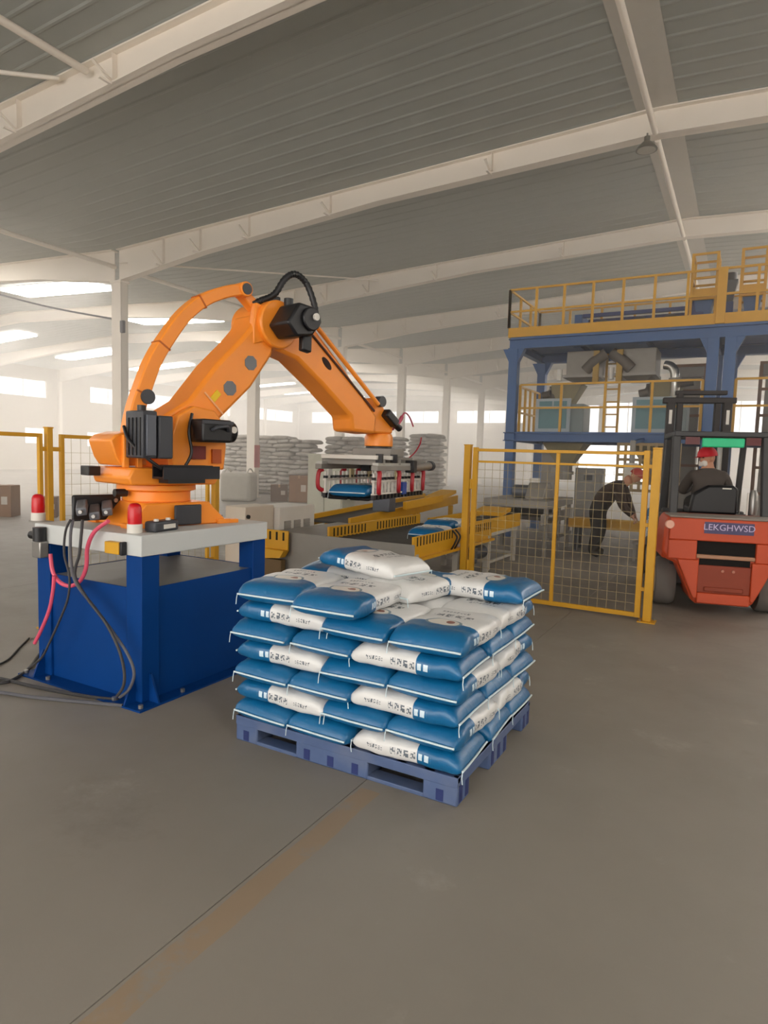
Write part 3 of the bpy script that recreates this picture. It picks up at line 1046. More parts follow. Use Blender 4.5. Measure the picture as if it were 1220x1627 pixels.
# ================================================================== THINGS ON THE STAND
def beacon(name, x, y, z, label, arm=None):
    t_ = thing(name, label, 'warning light', (x, y, z), 0, None)
    MB().lathe([(.05, 0), (.05, .055), (.046, .06)], (x, y, z), 24).build('beacon_base', WHITEP, t_)
    MB().lathe([(.045, .06), (.047, .10), (.044, .17), (.036, .19), (.02, .2)], (x, y, z), 24).build('beacon_lens', RED, t_)
    if arm:
        MB().box(*arm).build('bracket', GALV, t_)
    return t_
beacon('warning_beacon', -3.57, 2.96, TZ, 'red warning beacon on the front corner of the grey robot stand top')
beacon('warning_beacon', -4.68, 2.99, TZ, 'red warning beacon on a bracket beyond the hose end of the stand', (-4.74, -4.52, 2.95, 3.03, TZ - .012, TZ))
pd = thing('teach_pendant', 'dark box with a white label lying beside the red beacon on the stand', 'control box', (-3.52, 3.13, TZ), R(8))
MB().box(-.05, .05, -.1, .14, 0, .075).build('housing', DGREY, pd, bevel=.015, local=True)
MB().box(.05, .053, -.02, .1, .02, .05).build('white_label', WHITEP, pd, local=True)
for y in (-.06, .06):
    MB().lathe([(.018, .075), (.016, .09)], (.02, y, 0), 12).build('button', WHITEP, pd, local=True)
eb = thing('switch_box', 'small yellow switch box with black knob hung on the stand front edge', 'switch', (-3.62, TY0 - .03, 1.02))
MB().box(-3.70, -3.56, TY0 - .06, TY0 - .011, 1.005, 1.085).build('housing', YEL, eb, bevel=.006)
MB().box(-3.56, -3.535, TY0 - .055, TY0 - .011, 1.0, 1.09).build('knob', BLACK, eb, bevel=.006)
fr = thing('air_filter_unit', 'small dark air filter and regulator fixed to the stand leg by the hoses', 'air regulator', (-4.42, TY0 - .05, .98))
MB().box(-4.47, -4.37, TY0 - .08, TY0 - .011, .90, 1.02).build('valve_block', STEEL, fr, bevel=.008)
MB().cyl((-4.42, TY0 - .05, 1.02), (-4.42, TY0 - .05, 1.12), .045, 14).build('regulator_knob', BLACK, fr)
MB().cyl((-4.5, TY0 - .06, 1.06), (-4.4, TY0 - .06, 1.06), .03, 12).build('gauge', BLACK, fr)

# hoses and cables hanging over the stand front
YF = TY0 - .05
def hose(name, pix, r, m, label, cat, Y=YF, extra=(), seg=8):
    pts = [at(x, y, Y=Y) for x, y in pix] + [Vector(e) for e in extra]
    return tag(MB().tube(spline(pts, 7), r, seg).build(name, m), label, cat)
PINK = mat('pink_red_hose', 'dc5570', .4)
p_top = at(176, 829, Y=TY0 + .05)
hose('air_hose', [(172, 828), (150, 845), (139, 870), (137, 900), (128, 922), (112, 931), (95, 925), (84, 908), (80, 880)], .014, PINK, 'pink air hose hanging in a loop in front of the blue stand', 'hose', Y=TY0 - .07)
hose('air_hose', [(86, 915), (84, 940), (78, 970), (66, 1000), (55, 1022)], .013, PINK, 'pink air hose running down past the stand leg to the floor', 'hose', Y=TY0 - .09)
CAB = mat('grey_black_cable', '3a393b', .6, var=.2)
CAB2 = mat('grey_cable', '5a5a60', .6, var=.2)
hose('robot_cable', [(116, 826), (112, 850), (113, 890), (120, 925), (150, 965), (180, 1005), (203, 1040), (213, 1070), (205, 1095), (190, 1108)], .010, CAB2, 'grey cable drooping from the plugs across the blue panel', 'cable', Y=TY0 - .10)
hose('robot_cable', [(131, 826), (129, 850), (126, 880), (119, 915), (138, 950), (168, 990), (188, 1030), (197, 1065), (196, 1090), (186, 1106)], .010, CAB, 'black cable drooping from the plugs close to the blue panel', 'cable', Y=TY0 - .13)
hose('robot_cable', [(112, 826), (104, 845), (102, 880), (110, 915), (108, 950), (95, 985), (80, 1018), (66, 1045), (45, 1062)], .008, CAB, 'thin black cable slanting down toward the stand leg foot', 'cable', Y=TY0 - .12)
def floor_cable(pix, r, m, label):
    pts = [at(x, y, Z=r) for x, y in pix]
    return tag(MB().tube(spline(pts, 7), r, 7).build('floor_cable', m), label, 'cable')
floor_cable([(188, 1112), (150, 1108), (100, 1100), (50, 1090), (0, 1078), (-60, 1070)], .012, CAB, 'black cable lying on the floor nearest the stand foot')
floor_cable([(195, 1121), (150, 1117), (95, 1112), (40, 1106), (0, 1100), (-60, 1096)], .012, CAB2, 'grey cable lying on the floor along the front of the stand')
floor_cable([(62, 1040), (45, 1063), (20, 1080), (0, 1085), (-40, 1086)], .012, CAB, 'black cable curling over the floor beyond the stand leg')
floor_cable([(46, 1014), (30, 1030), (10, 1050), (-30, 1066)], .008, CAB, 'thin dark cable leading away from the pink hose end')

# ================================================================== SAFETY FENCE
WIRE = mat('dusty_yellow_wire', 'a3926a', .6)
def post(b, x, y, h, w=.07):
    b.box(x - w / 2, x + w / 2, y - w / 2, y + w / 2, .012, h)
def fence_post(x, y, h, label, w=.075):
    t_ = thing('fence_post', label, 'fence post', (x, y, 0))
    b = MB()
    post(b, x, y, h, w)
    b.build('post', YEL, t_, bevel=.004)
    MB().box(x - .09, x + .09, y - .09, y + .09, 0, .012).build('foot_plate', YEL, t_)
    MB().box(x - w / 2 - .004, x + w / 2 + .004, y - w / 2 - .004, y + w / 2 + .004, h, h + .012).build('post_cap', YEL, t_)
    for q in ((-.065, -.065), (.065, .065)):
        MB().cyl((x + q[0], y + q[1], .012), (x + q[0], y + q[1], .03), .01, 6).build('foot_bolt', STEEL, t_)
    return t_
GY = 7.45
fence_post(-.83, GY - .03, 1.87, 'yellow fence post beside the forklift, closing side of the mesh gate', .085)
fence_post(-2.99, GY, 1.87, 'yellow hinge post of the mesh gate beside the conveyor', .08)
gt = thing('mesh_gate', 'yellow framed wire mesh gate standing before the bending worker', 'gate', (-1.9, GY, 0))
MB().box(-2.92, -2.86, GY - .025, GY + .025, .03, 1.85).build('stile', YEL, gt, bevel=.004)
MB().box(-1.905, -1.865, GY - .02, GY + .02, .08, 1.80).build('stile', YEL, gt, bevel=.004)
MB().box(-.965, -.905, GY - .025, GY + .025, .03, 1.85).build('stile', YEL, gt, bevel=.004)
for z0, z1 in ((1.80, 1.835), (1.665, 1.69), (.03, .08)):
    MB().box(-2.86, -.965, GY - .018, GY + .018, z0, z1).build('rail', YEL, gt, bevel=.003)
b = MB()
for xa, xb in ((-2.86, -1.905), (-1.865, -.965)):
    n = round((xb - xa) / .1)
    for k in range(1, n):
        x = xa + (xb - xa) * k / n
        b.box(x - .002, x + .002, GY - .002, GY + .002, .08, 1.67)
    for k in range(1, 16):
        z = .08 + .1 * k
        b.box(xa, xb, GY - .006, GY - .002, z - .002, z + .002)
tag(b.build('wire_mesh', WIRE, gt), kind='stuff')
for z in (.35, 1.05, 1.68):
    MB().box(-.91, -.87, GY - .035, GY + .005, z - .02, z + .02).build('latch_bracket', YEL, gt)
for z in (.4, 1.4):
    MB().cyl((-2.935, GY - .02, z - .06), (-2.935, GY - .02, z + .06), .018, 10).build('hinge', YEL, gt)

FX = -5.62
fence_post(FX, 3.70, 1.87, 'yellow fence post behind the hose end of the robot stand', .055)
fence_post(FX, 5.85, 1.87, 'yellow fence post rising behind the robot beside the cream cabinet', .07)
def fence_panel(y0, y1, label, full):
    t_ = thing('safety_fence', label, 'fence', (FX, (y0 + y1) / 2, 0))
    z0 = .12 if full else .0
    for y in (y0, y1):
        MB().box(FX - .02, FX + .02, y - .018, y + .018, z0, 1.82).build('stile', YEL, t_, bevel=.003)
    MB().box(FX - .018, FX + .018, y0 + .025, y1 - .025, 1.785, 1.82).build('rail', YEL, t_, bevel=.003)
    if full:
        MB().box(FX - .018, FX + .018, y0 + .025, y1 - .025, .12, .155).build('rail', YEL, t_, bevel=.003)
        b = MB()
        n = round((y1 - y0) / .1)
        for k in range(1, n):
            y = y0 + (y1 - y0) * k / n
            b.box(FX - .0012, FX + .0012, y - .0012, y + .0012, .155, 1.785)
        for k in range(1, 16):
            z = .15 + .1 * k
            b.box(FX - .004, FX - .0015, y0, y1, z - .0012, z + .0012)
        tag(b.build('wire_mesh', WIRE, t_), kind='stuff')
    for z in (.4, 1.68):
        for y, s_ in ((y0, -1), (y1, 1)):
            MB().box(FX - .012, FX + .012, min(y, y + s_ * .1), max(y, y + s_ * .1), z - .02, z + .02).build('clamp', YEL, t_)
    return t_
fence_panel(1.7, 3.615, 'open yellow portal frame of the fence leading away from the stand', False)
fence_panel(3.83, 5.72, 'yellow wire mesh fence panel standing behind the robot', True)

# ================================================================== CONVEYORS
BELT = mat('dark_grey_belt', '4d4a47', .7, var=.15)
SLOT_SHADE = mat('painted_slot_shade', '2a2112', .9)  # thin dark strips on the plates paint the shade of open slots
LEGW = mat('pale_grey_leg_paint', 'b5b0a6', .55)
ca = thing('pickup_conveyor', 'pick-up conveyor with slotted yellow side plates under the gripper', 'conveyor', (-3.7, 7.4, 0))
CX0, CX1, CY0, CY1, CZ = -4.22, -3.06, 6.22, 8.7, .70
MB().box(-4.98, CX1, CY0 - .03, CY0 - .015, .08, .76).build('end_panel', GALV, ca, bevel=.003)
MB().box(-4.98, CX0 - .03, CY0 - .015, 7.6, .745, .76).build('top_plate', GALV, ca)
MB().box(-4.98, -4.965, CY0 - .015, 7.6, .08, .745).build('side_sheet', GALV, ca)
bed = MB().box(CX0, CX1 - .05, CY0, CY1, CZ - .06, CZ).build('bed', BELT, ca)
for k in range(26):
    y = CY0 + .06 + k * .096
    MB().cyl((CX0 + .01, y, CZ), (CX1 - .06, y, CZ), .03, 10).build('roller', BELT, bed)
rp = MB().box(CX1 - .05, CX1 - .03, CY0, CY1, .60, .84).build('side_plate', YEL, ca, bevel=.003)
for k in range(30):
    y = CY0 + .10 + k * .08
    if 13 <= k <= 15:
        continue
    MB().box(CX1 - .032, CX1 - .028, y - .014, y + .014, .73, .83).build('slot_shade', SLOT_SHADE, rp)
MB().box(CX1 - .03, CX1 + .02, CY0, CY1, .57, .60).build('lower_flange', YEL, ca)
lp = MB().box(CX0 - .03, CX0, CY0 + .05, CY1, .66, .86).build('side_plate', YEL, ca, bevel=.003)
for k in range(28):
    y = CY0 + .15 + k * .08
    if 10 <= k <= 12:
        continue
    MB().box(CX0 - .002, CX0 + .002, y - .014, y + .014, .74, .84).build('slot_shade', SLOT_SHADE, lp)
for y in (CY0 + .1, 7.5, CY1 - .1):
    for x in (CX0 + .02, CX1 - .06):
        MB().box(x - .035, x + .035, y - .035, y + .035, 0, CZ - .06).build('leg', LEGW, ca)
for y in (7.2, 7.3):
    MB().tube(spline([(CX1 - .0, y, .84), (CX1 + .06, y + .02, .76), (CX1 + .05, y - .02, .68), (CX1, y, .6)], 5), .012, 6).build('sensor_cable', BLACK, ca)
MB().cyl((CX1 - .0, 7.85, .46), (CX1 + .0, 8.25, .46), .09, 16).build('drive_motor', DGREY, ca)
MB().box(CX1 - .1, CX1 + .1, 7.6, 7.84, .36, .56).build('gear_box', mat('mid_grey_metal', '5b5f68', .4, metal=.4), ca, bevel=.01)
# yellow slotted end bracket left of the panel
eb2 = thing('conveyor_end_guard', 'short slotted yellow guard beside the grey conveyor end panel', 'guard', (-5.15, 6.1, 0))
pL, pR = at(420, 862, Y=6.15), at(459, 862, Y=6.15)
g1 = MB().box(pL.x, pR.x, 6.13, 6.15, .55, .78).build('guard_plate', YEL, eb2, bevel=.003)
for k in range(3):
    x = pL.x + (pR.x - pL.x) * (.28 + .27 * k)
    MB().box(x - .014, x + .014, 6.127, 6.131, .66, .76).build('slot_shade', SLOT_SHADE, g1)
MB().prism([(pL.x, .55), (pR.x, .55), (pR.x - .06, .46), (pL.x, .43)], 6.05, 6.16, 'y').build('tray', YEL, eb2)
MB().box(pL.x + .05, pR.x - .05, 6.07, 6.15, 0, .43).build('pedestal', mat('brown_steel', '6a5434', .6), eb2)

cb = thing('feed_conveyor', 'yellow sided feed conveyor on pale grey legs behind the gate hinge post', 'conveyor', (-3.75, 9.8, 0))
for x in (-4.12, -3.38):
    MB().box(x - .02, x + .02, 8.78, 10.9, .58, .80).build('side_plate', YEL, cb, bevel=.003)
MB().box(-4.1, -3.4, 8.78, 10.9, .66, .70).build('belt', BELT, cb)
MB().box(-3.42, -3.355, 8.9, 10.75, .53, .58).build('frame_rail', LEGW, cb)
MB().box(-4.15, -4.09, 8.9, 10.75, .53, .58).build('frame_rail', LEGW, cb)
for y in (9.4, 10.65):
    for x in (-4.12, -3.39):
        MB().box(x - .035, x + .035, y - .035, y + .035, 0, .53).build('leg', LEGW, cb)
    MB().box(-4.09, -3.42, y - .02, y + .02, .12, .16).build('stretcher', LEGW, cb)
MB().box(-3.41, -3.37, 9.43, 10.62, .1, .14).build('stretcher', LEGW, cb)
MB().cyl((-4.08, 8.8, .67), (-3.42, 8.8, .67), .05, 14).build('end_roller', STEEL, cb)
MB().obox((-3.7, 10.4, .84), (.5, .5, .06), (.12, 0, 0)).build('guide_cover', YEL, cb)

cc = thing('infeed_conveyor', 'long yellow conveyor farther back behind the hanging gripper', 'conveyor', (-5.2, 9.5, 0))
for x in (-5.55, -4.85):
    MB().prism([(7.7, .66), (11.6, .84), (11.6, 1.0), (7.7, .82)], x - .02, x + .02, 'x').build('side_plate', YEL, cc, bevel=.003)
MB().prism([(7.7, .72), (11.6, .9), (11.6, .93), (7.7, .75)], -5.53, -4.87, 'x').build('belt', BELT, cc)
for y in (8.2, 9.8, 11.3):
    for x in (-5.55, -4.85):
        MB().box(x - .035, x + .035, y - .035, y + .035, 0, .68 + (y - 8.2) * .046).build('leg', YEL, cc)
MB().box(-5.0, -4.7, 8.6, 8.8, .86, 1.08).build('sensor_post', mat('mid_grey_metal', '5b5f68', .4, metal=.4), cc, bevel=.01)
MB().obox((-4.75, 10.6, 1.05), (.3, .9, .06), (.1, 0, .1)).build('guide_plate', YEL, cc)
MB().obox((-4.6, 9.6, .98), (.06, 1.2, .12), (.06, 0, -.08)).build('guide_plate', YEL, cc)

# sacks riding the conveyors
put_sack(-3.36, 7.25, CZ + .033, -PI / 2 + .12, 'sack lying on the grey rollers of the pick-up conveyor', None)
put_sack(-3.62, 8.33, CZ + .033, -PI / 2 - .06, 'sack waiting farther up on the pick-up conveyor rollers', None)

# sack flattening unit
fm = thing('flattening_unit', 'grey sack flattening machine with motor hump under the blue platform', 'machine', (-3.5, 12.2, 0))
MB().box(-4.2, -3.0, 11.3, 13.2, .86, 1.0).build('top_frame', GALV, fm, bevel=.01)
MB().box(-4.1, -3.1, 11.2, 13.3, .66, .72).build('belt', BELT, fm)
for x in (-4.15, -3.05):
    MB().box(x - .025, x + .025, 11.15, 13.35, .58, .78).build('side_plate', GALV, fm, bevel=.004)
    for y in (11.4, 12.3, 13.1):
        MB().box(x - .035, x + .035, y - .035, y + .035, 0, .86).build('leg', GALV, fm)
MB().cyl((-3.85, 12.0, 1.12), (-3.45, 12.0, 1.12), .13, 18).build('motor', mat('mid_grey_metal', '5b5f68', .4, metal=.4), fm, bevel=.01)
MB().prism([(11.7, 1.0), (12.5, 1.0), (12.4, 1.16), (12.2, 1.3), (11.95, 1.3), (11.8, 1.16)], -3.55, -3.2, 'x').build('drive_cover', GALV, fm, bevel=.02)
MB().cyl((-3.5, 12.15, 1.3), (-3.5, 12.15, 1.38), .1, 16).build('breather', WHITEP, fm)
MB().cyl((-3.05, 11.55, .72), (-2.95, 11.55, .72), .07, 14).build('hand_wheel', STEEL, fm)
for k in range(3):
    MB().box(-2.99, -2.97, 11.6 + .45 * k, 11.68 + .45 * k, .3, .85).build('guard_strut', GALV, fm)
MB().box(-3.02, -2.98, 11.4, 13.1, .28, .34).build('guard_rail', GALV, fm)

ce_ = thing('sack_conveyor', 'low yellow sided belt conveyor carrying sacks away from the worker', 'conveyor', (-2.1, 12.9, 0))
MB().box(-2.95, -1.0, 12.68, 12.71, .45, .62).build('side_plate', YEL, ce_, bevel=.003)
MB().box(-2.95, -1.0, 13.12, 13.15, .45, .62).build('side_plate', YEL, ce_, bevel=.003)
MB().box(-2.95, -1.0, 12.71, 13.12, .52, .56).build('belt', BELT, ce_)
for x in (-2.8, -1.15):
    for y in (12.7, 13.13):
        MB().box(x - .03, x + .03, y - .03, y + .03, 0, .45).build('leg', DGREY, ce_)

# cabinets by the fence and behind the gripper
vb = thing('controller_cabinet', 'white controller cabinet with three vent grilles behind the robot stand', 'cabinet', (-5.2, 7.1, 0))
VX = -5.12
a_, b__ = at(444, 803, X=VX), at(500, 800, X=VX)
MB().box(VX - .5, VX, a_.y, b__.y, .1, 1.02).build('cabinet_body', WHITEP, vb, bevel=.01)
MB().box(VX - .5, VX, a_.y, b__.y, 0, .1).build('plinth', DGREY, vb)
gw = (b__.y - a_.y)
for k in range(3):
    y = a_.y + gw * (.22 + .27 * k)
    vg = MB().box(VX, VX + .004, y - .07, y + .07, .62, .84).build('vent_grille', mat('grey_vent', '9c9891', .6), vb)
    for q in range(6):
        MB().box(VX + .004, VX + .012, y - .065, y + .065, .635 + q * .035, .652 + q * .035).build('louvre', mat('grey_vent', '9c9891', .6), vg)
xb_ = thing('cream_cabinet', 'plain cream cabinet with a small dark knob next to the vented white one', 'cabinet', (-5.25, 6.6, 0))
a2 = at(390, 797, X=VX - .08)
MB().box(VX - .4, VX - .08, a2.y, a_.y - .01, .1, 1.05).build('cabinet_body', BEIGE, xb_, bevel=.01)
MB().box(VX - .4, VX - .08, a2.y, a_.y - .01, 0, .1).build('plinth', DGREY, xb_)
MB().cyl((VX - .08, a2.y + .04, .93), (VX - .055, a2.y + .04, .93), .025, 12).build('knob', BLACK, xb_)
tc_ = thing('tall_cabinet', 'tall pale grey electrical cabinet standing behind the gripper', 'cabinet', (-7.6, 10.6, 0))
l_, r_ = at(489, 740, Y=11.0), at(545, 740, Y=11.0)
MB().box(l_.x, r_.x, 11.0, 11.5, .1, 1.72).build('cabinet_body', mat('pale_green_grey_steel', 'b9b8a9', .55), tc_, bevel=.01)
MB().box(l_.x, r_.x, 11.0, 11.5, 0, .1).build('plinth', DGREY, tc_)
cm = (l_.x + r_.x) / 2
for x in (l_.x + .02, cm + .01):
    dr = MB().box(x, x + (r_.x - l_.x) / 2 - .03, 10.985, 11.0, .14, 1.68).build('door', mat('pale_green_grey_steel', 'b9b8a9', .55), tc_, bevel=.004)
    MB().box(cm - .06 if x < cm - .1 else cm + .03, cm - .03 if x < cm - .1 else cm + .06, 10.97, 10.985, .85, 1.0).build('handle', BLACK, dr)

# ================================================================== BATCHING PLATFORM
PB = mat('blue_structural_paint', '33598c', .5, var=.12, scale=2)
YF0, YF1 = 14.0, 16.25
PXA, PXB = -4.62, 3.6
pf = thing('steel_platform', 'two storey blue steel platform with yellow railings behind the forklift', 'platform', (-.5, 15.1, 0))
posts = [-4.62, -.70, -.41, 3.5]
for x in posts:
    for y in (YF0, YF1):
        po = MB().box(x - .1, x + .1, y - .1, y + .1, .015, 4.14).build('post', PB, pf, bevel=.006)
        MB().box(x - .16, x + .16, y - .16, y + .16, 0, .015).build('base_plate', PB, po)
        for s_ in (-1, 1):
            if (x == -.70 and s_ > 0) or (x == -.41 and s_ < 0):
                continue
            MB().prism([(x + s_ * .1, 4.14), (x + s_ * .24, 4.14), (x + s_ * .1, 3.86)], y - .08, y + .08, 'y').build('haunch', PB, po)
for y in (YF0, YF1):
    MB().hbeam((PXA - .12, y, 4.25), (PXB, y, 4.25), .2, .22).build('upper_beam', PB, pf)
    MB().hbeam((PXA - .15, y, 2.23), (PXB, y, 2.23), .2, .19).build('lower_beam', PB, pf)
for x in posts + [-3.3, -2.0, 1.0, 2.2]:
    MB().hbeam((x, YF0 + .1, 4.22), (x, YF1 - .1, 4.22), .14, .18).build('joist', PB, pf)
    MB().hbeam((x, YF0 + .1, 2.2), (x, YF1 - .1, 2.2), .12, .14).build('joist', PB, pf)
MB().box(PXA - .1, PXB, YF0 - .02, YF1 + .05, 4.36, 4.40).build('upper_deck', PB, pf)
MB().box(PXA - .1, PXB, YF0 + .02, YF1 + .05, 2.325, 2.345).build('lower_deck', PB, pf)
for y in (YF0 - .03, YF1 + .06):
    MB().box(PXA - .15, PXB, y - .01, y + .01, 4.40, 4.60).build('kick_plate', YEL, pf)
MB().box(PXA - .16, PXA - .14, YF0 - .03, YF1 + .06, 4.40, 4.60).build('kick_plate', YEL, pf)
# railing
def rail_run(p, q, z0, zs, n, w=.05, name='railing_post', skip=()):
    p, q = Vector(p), Vector(q)
    for z in zs:
        MB().beam((p.x, p.y, z), (q.x, q.y, z), w * .8, w * .8).build('hand_rail', YEL, pf)
    for k in range(n + 1):
        if k in skip:
            continue
        c_ = p.lerp(q, k / n)
        MB().box(c_.x - w / 2, c_.x + w / 2, c_.y - w / 2, c_.y + w / 2, z0, zs[0]).build(name, YEL, pf)
rail_run((PXA - .15, YF0 - .03, 0), (-.62, YF0 - .03, 0), 4.6, (5.42, 4.95), 7)
rail_run((-.62, YF0 - .03, 0), (3.5, YF0 - .03, 0), 4.6, (5.42, 4.95), 7)
MB().box(-.70, -.54, YF0 - .09, YF0 - .03, 4.40, 5.44).build('corner_post', YEL, pf, bevel=.005)
rail_run((PXA - .15, YF0 - .03, 0), (PXA - .15, YF1 + .06, 0), 4.6, (5.42, 4.95), 3)
rail_run((PXA - .15, YF1 + .06, 0), (3.5, YF1 + .06, 0), 4.6, (5.42, 4.95), 11)
rail_run((-4.5, YF0 + .15, 0), (-.85, YF0 + .15, 0), 2.345, (3.38, 2.87), 4)
rail_run((-.28, YF0 + .15, 0), (3.4, YF0 + .15, 0), 2.345, (3.38, 2.87), 4)
rail_run((-4.62, YF0 + .15, 0), (-4.62, YF1 - .15, 0), 2.345, (3.38, 2.80), 5)
# braces
for x0, x1 in ((-4.5, -4.0), (-3.9, -3.4)):
    MB().beam((x0, YF1, 4.98), (x1, YF1, 4.45), .04, .04).build('brace', YEL, pf)

# --- equipment on the upper deck
sc_ = thing('screw_conveyor', 'dark blue screw conveyor frame lying on the upper deck', 'conveyor', (-2.5, 15.0, 4.40))
MB().box(-3.5, -3.34, 14.6, 15.4, 4.40, 4.92).build('end_frame', PB, sc_, bevel=.008)
MB().box(-1.25, -.95, 14.5, 15.3, 4.42, 5.02).build('drive_box', mat('navy_blue_paint', '1c3670', .5), sc_, bevel=.01)
MB().box(-3.34, -1.25, 14.65, 14.75, 4.86, 4.93).build('side_rail', mat('navy_blue_paint', '1c3670', .5), sc_)
MB().box(-3.34, -1.25, 15.25, 15.35, 4.86, 4.93).build('side_rail', mat('navy_blue_paint', '1c3670', .5), sc_)
MB().cyl((-.95, 15.2, 4.72), (3.2, 15.2, 4.76), .07, 14).build('screw_tube', mat('navy_blue_paint', '1c3670', .5), sc_)
for x in (-3.0, -2.2, -1.6):
    q = thing('feed_drum', 'pale grey feed drum with dark lid inside the blue screw frame', 'drum', (x, 15.0, 4.40), 0, 'feed drums on the upper deck')
    MB().lathe([(.16, 0), (.17, .25), (.15, .36)], (x, 15.0, 4.40), 18).build('drum_body', GALV, q)
    MB().lathe([(.12, .36), (.12, .43), (.06, .46)], (x, 15.0, 4.40), 18).build('drum_lid', DGREY, q)
wt = thing('bright_strip_trough', 'long white trough added as a bright strip along the upper deck rear', 'trough', (1.0, 15.7, 4.40))
MB().box(-1.3, 3.3, 15.55, 15.95, 4.98, 5.24).build('trough_body', mat('bright_white_sheet', 'ece8e0', .5), wt, bevel=.01)  # white box added to stand in for a bright strip above the deck
for x in (-1.1, .3, 1.7, 3.1):
    MB().box(x - .04, x + .04, 15.6, 15.9, 4.40, 4.98).build('stand', GALV, wt)
def inlet(x0, x1, label):
    t_ = thing('feed_inlet', label, 'hopper', ((x0 + x1) / 2, 14.6, 4.40))
    for x in (x0, x1):
        for y in (14.35, 14.95):
            MB().box(x - .025, x + .025, y - .025, y + .025, 4.40, 5.86).build('frame_post', YEL, t_)
    for z in (5.84, 5.38, 4.98):
        for y in (14.35, 14.95):
            MB().box(x0, x1, y - .02, y + .02, z - .02, z + .02).build('frame_rail', YEL, t_)
        for x in (x0, x1):
            MB().box(x - .02, x + .02, 14.35, 14.95, z - .02, z + .02).build('frame_rail', YEL, t_)
    MB().box(x0, x1, 14.36, 14.38, 4.98, 5.18).build('front_panel', YEL, t_)
    MB().hopper(x0 + .03, x1 - .03, 14.4, 14.9, 5.1, (x0 + x1) / 2, 14.65, .1, 4.6).build('inlet_cone', PB, t_)
    return t_
inlet(-1.18, -.74, 'yellow framed feed inlet beside the thick corner post of the railing')
inlet(-.32, .08, 'yellow framed feed inlet on the deck above the forklift')
inlet(.9, 1.35, 'yellow framed feed inlet at the deck end away from the robot')
mo = thing('gear_motor', 'dark gear motor upright between the yellow feed inlets', 'motor', (-.52, 14.7, 4.40))
MB().hopper(-.66, -.38, 14.55, 14.85, 5.35, -.52, 14.7, .06, 4.95).build('motor_body', DGREY, mo)
MB().cyl((-.52, 14.7, 5.35), (-.52, 14.7, 5.5), .12, 16).build('fan_cowl', DGREY, mo)
MB().box(-.6, -.44, 14.62, 14.78, 4.40, 4.95).build('motor_stand', mat('navy_blue_paint', '1c3670', .5), mo)

# --- weigh hoppers between the decks
DUSTY = mat('dusty_grey_steel', '8a857c', .55, metal=.2, var=.15)
def weigh(x0, x1, label, k):
    t_ = thing('weigh_hopper', label, 'hopper', ((x0 + x1) / 2, 15.0, 3.45))
    MB().box(x0, x1, 14.6, 15.4, 3.62, 4.13).build('hopper_body', DUSTY, t_, bevel=.01)
    MB().hopper(x0, x1, 14.6, 15.4, 3.62, (x0 + x1) / 2, 15, .18, 3.47).build('hopper_cone', DUSTY, t_)
    MB().box(x0 - .06, x1 + .02, 14.52, 15.46, 3.56, 3.62).build('support_frame', GALV, t_)
    s_ = 1 if k == 0 else -1
    xm = x1 - .12 if k == 0 else x0 + .12
    MB().tube([(xm - s_ * .15, 14.55, 3.7), (xm, 14.52, 3.85), (xm + s_ * .26, 14.55, 4.05)], .12, 14).build('chute', mat('dark_brown_grey_chute', '57504a', .6), t_)
    MB().box(xm + s_ * .02, xm + s_ * .14, 14.45, 14.55, 3.4, 4.1).build('load_strap', mat('ochre_strap', 'a5853c', .6), t_)
    MB().cyl((x0 - .14, 14.6, 3.5), (x0 - .14, 14.6, 3.75), .06, 14).build('vibrator', WHITEP, t_)
    return t_
weigh(-3.62, -2.92, 'dusty grey weigh hopper hanging over the platform end bin', 0)
weigh(-2.52, -1.78, 'dusty grey weigh hopper hanging next to the double blue posts', 1)
weigh(.5, 1.25, 'dusty grey weigh hopper hanging beyond the double blue posts', 1)
def bin_(x0, x1, label):
    t_ = thing('mixing_bin', label, 'bin', ((x0 + x1) / 2, 15.0, 2.345))
    TEAL = mat('teal_panel', '4f7f86', .4)
    PALE = mat('pale_blue_frame', 'a9b4ba', .5)
    MB().box(x0 + .02, x1 + .28, 14.72, 15.4, 2.36, 3.0).build('bin_body', mat('grey_teal_body', '7d8a8a', .55), t_, bevel=.01)
    f_ = MB().box(x0, x1, 14.66, 14.72, 2.37, 3.12).build('front_frame', PALE, t_, bevel=.006)
    MB().box(x0 + .08, x1 - .08, 14.645, 14.66, 2.45, 2.92).build('front_panel', TEAL, f_)
    for s_ in (0, 1):
        w2 = (x1 - x0 - .2) / 2
        MB().box(x0 + .08 + s_ * (w2 + .04), x0 + .08 + s_ * (w2 + .04) + w2, 14.645, 14.66, 2.95, 3.06).build('upper_panel', TEAL, f_)
    MB().lathe([(.16, 0), (.16, .12), (.09, .24), (.09, .3)], (x0 + .3, 14.95, 3.12), 16).build('valve', mat('dark_brown_grey_chute', '57504a', .6), t_)
    MB().cyl((x0 + .1, 14.8, 3.2), (x0 + .28, 14.8, 3.24), .08, 12).build('actuator', mat('dark_brown_grey_chute', '57504a', .6), t_)
    MB().hopper(x0 + .3, x1 + .2, 14.75, 15.35, 3.45, (x0 + x1) / 2 + .15, 15.05, .2, 3.0).build('inlet', mat('ochre_dusty_steel', '8f8668', .6), t_)
    return t_
bin_(-4.28, -3.50, 'teal fronted mixing bin with pale frame at the platform end')
bin_(-2.20, -1.42, 'teal fronted mixing bin with pale frame beside the forklift mast')
bin_(.32, 1.1, 'teal fronted mixing bin with pale frame beyond the double posts')
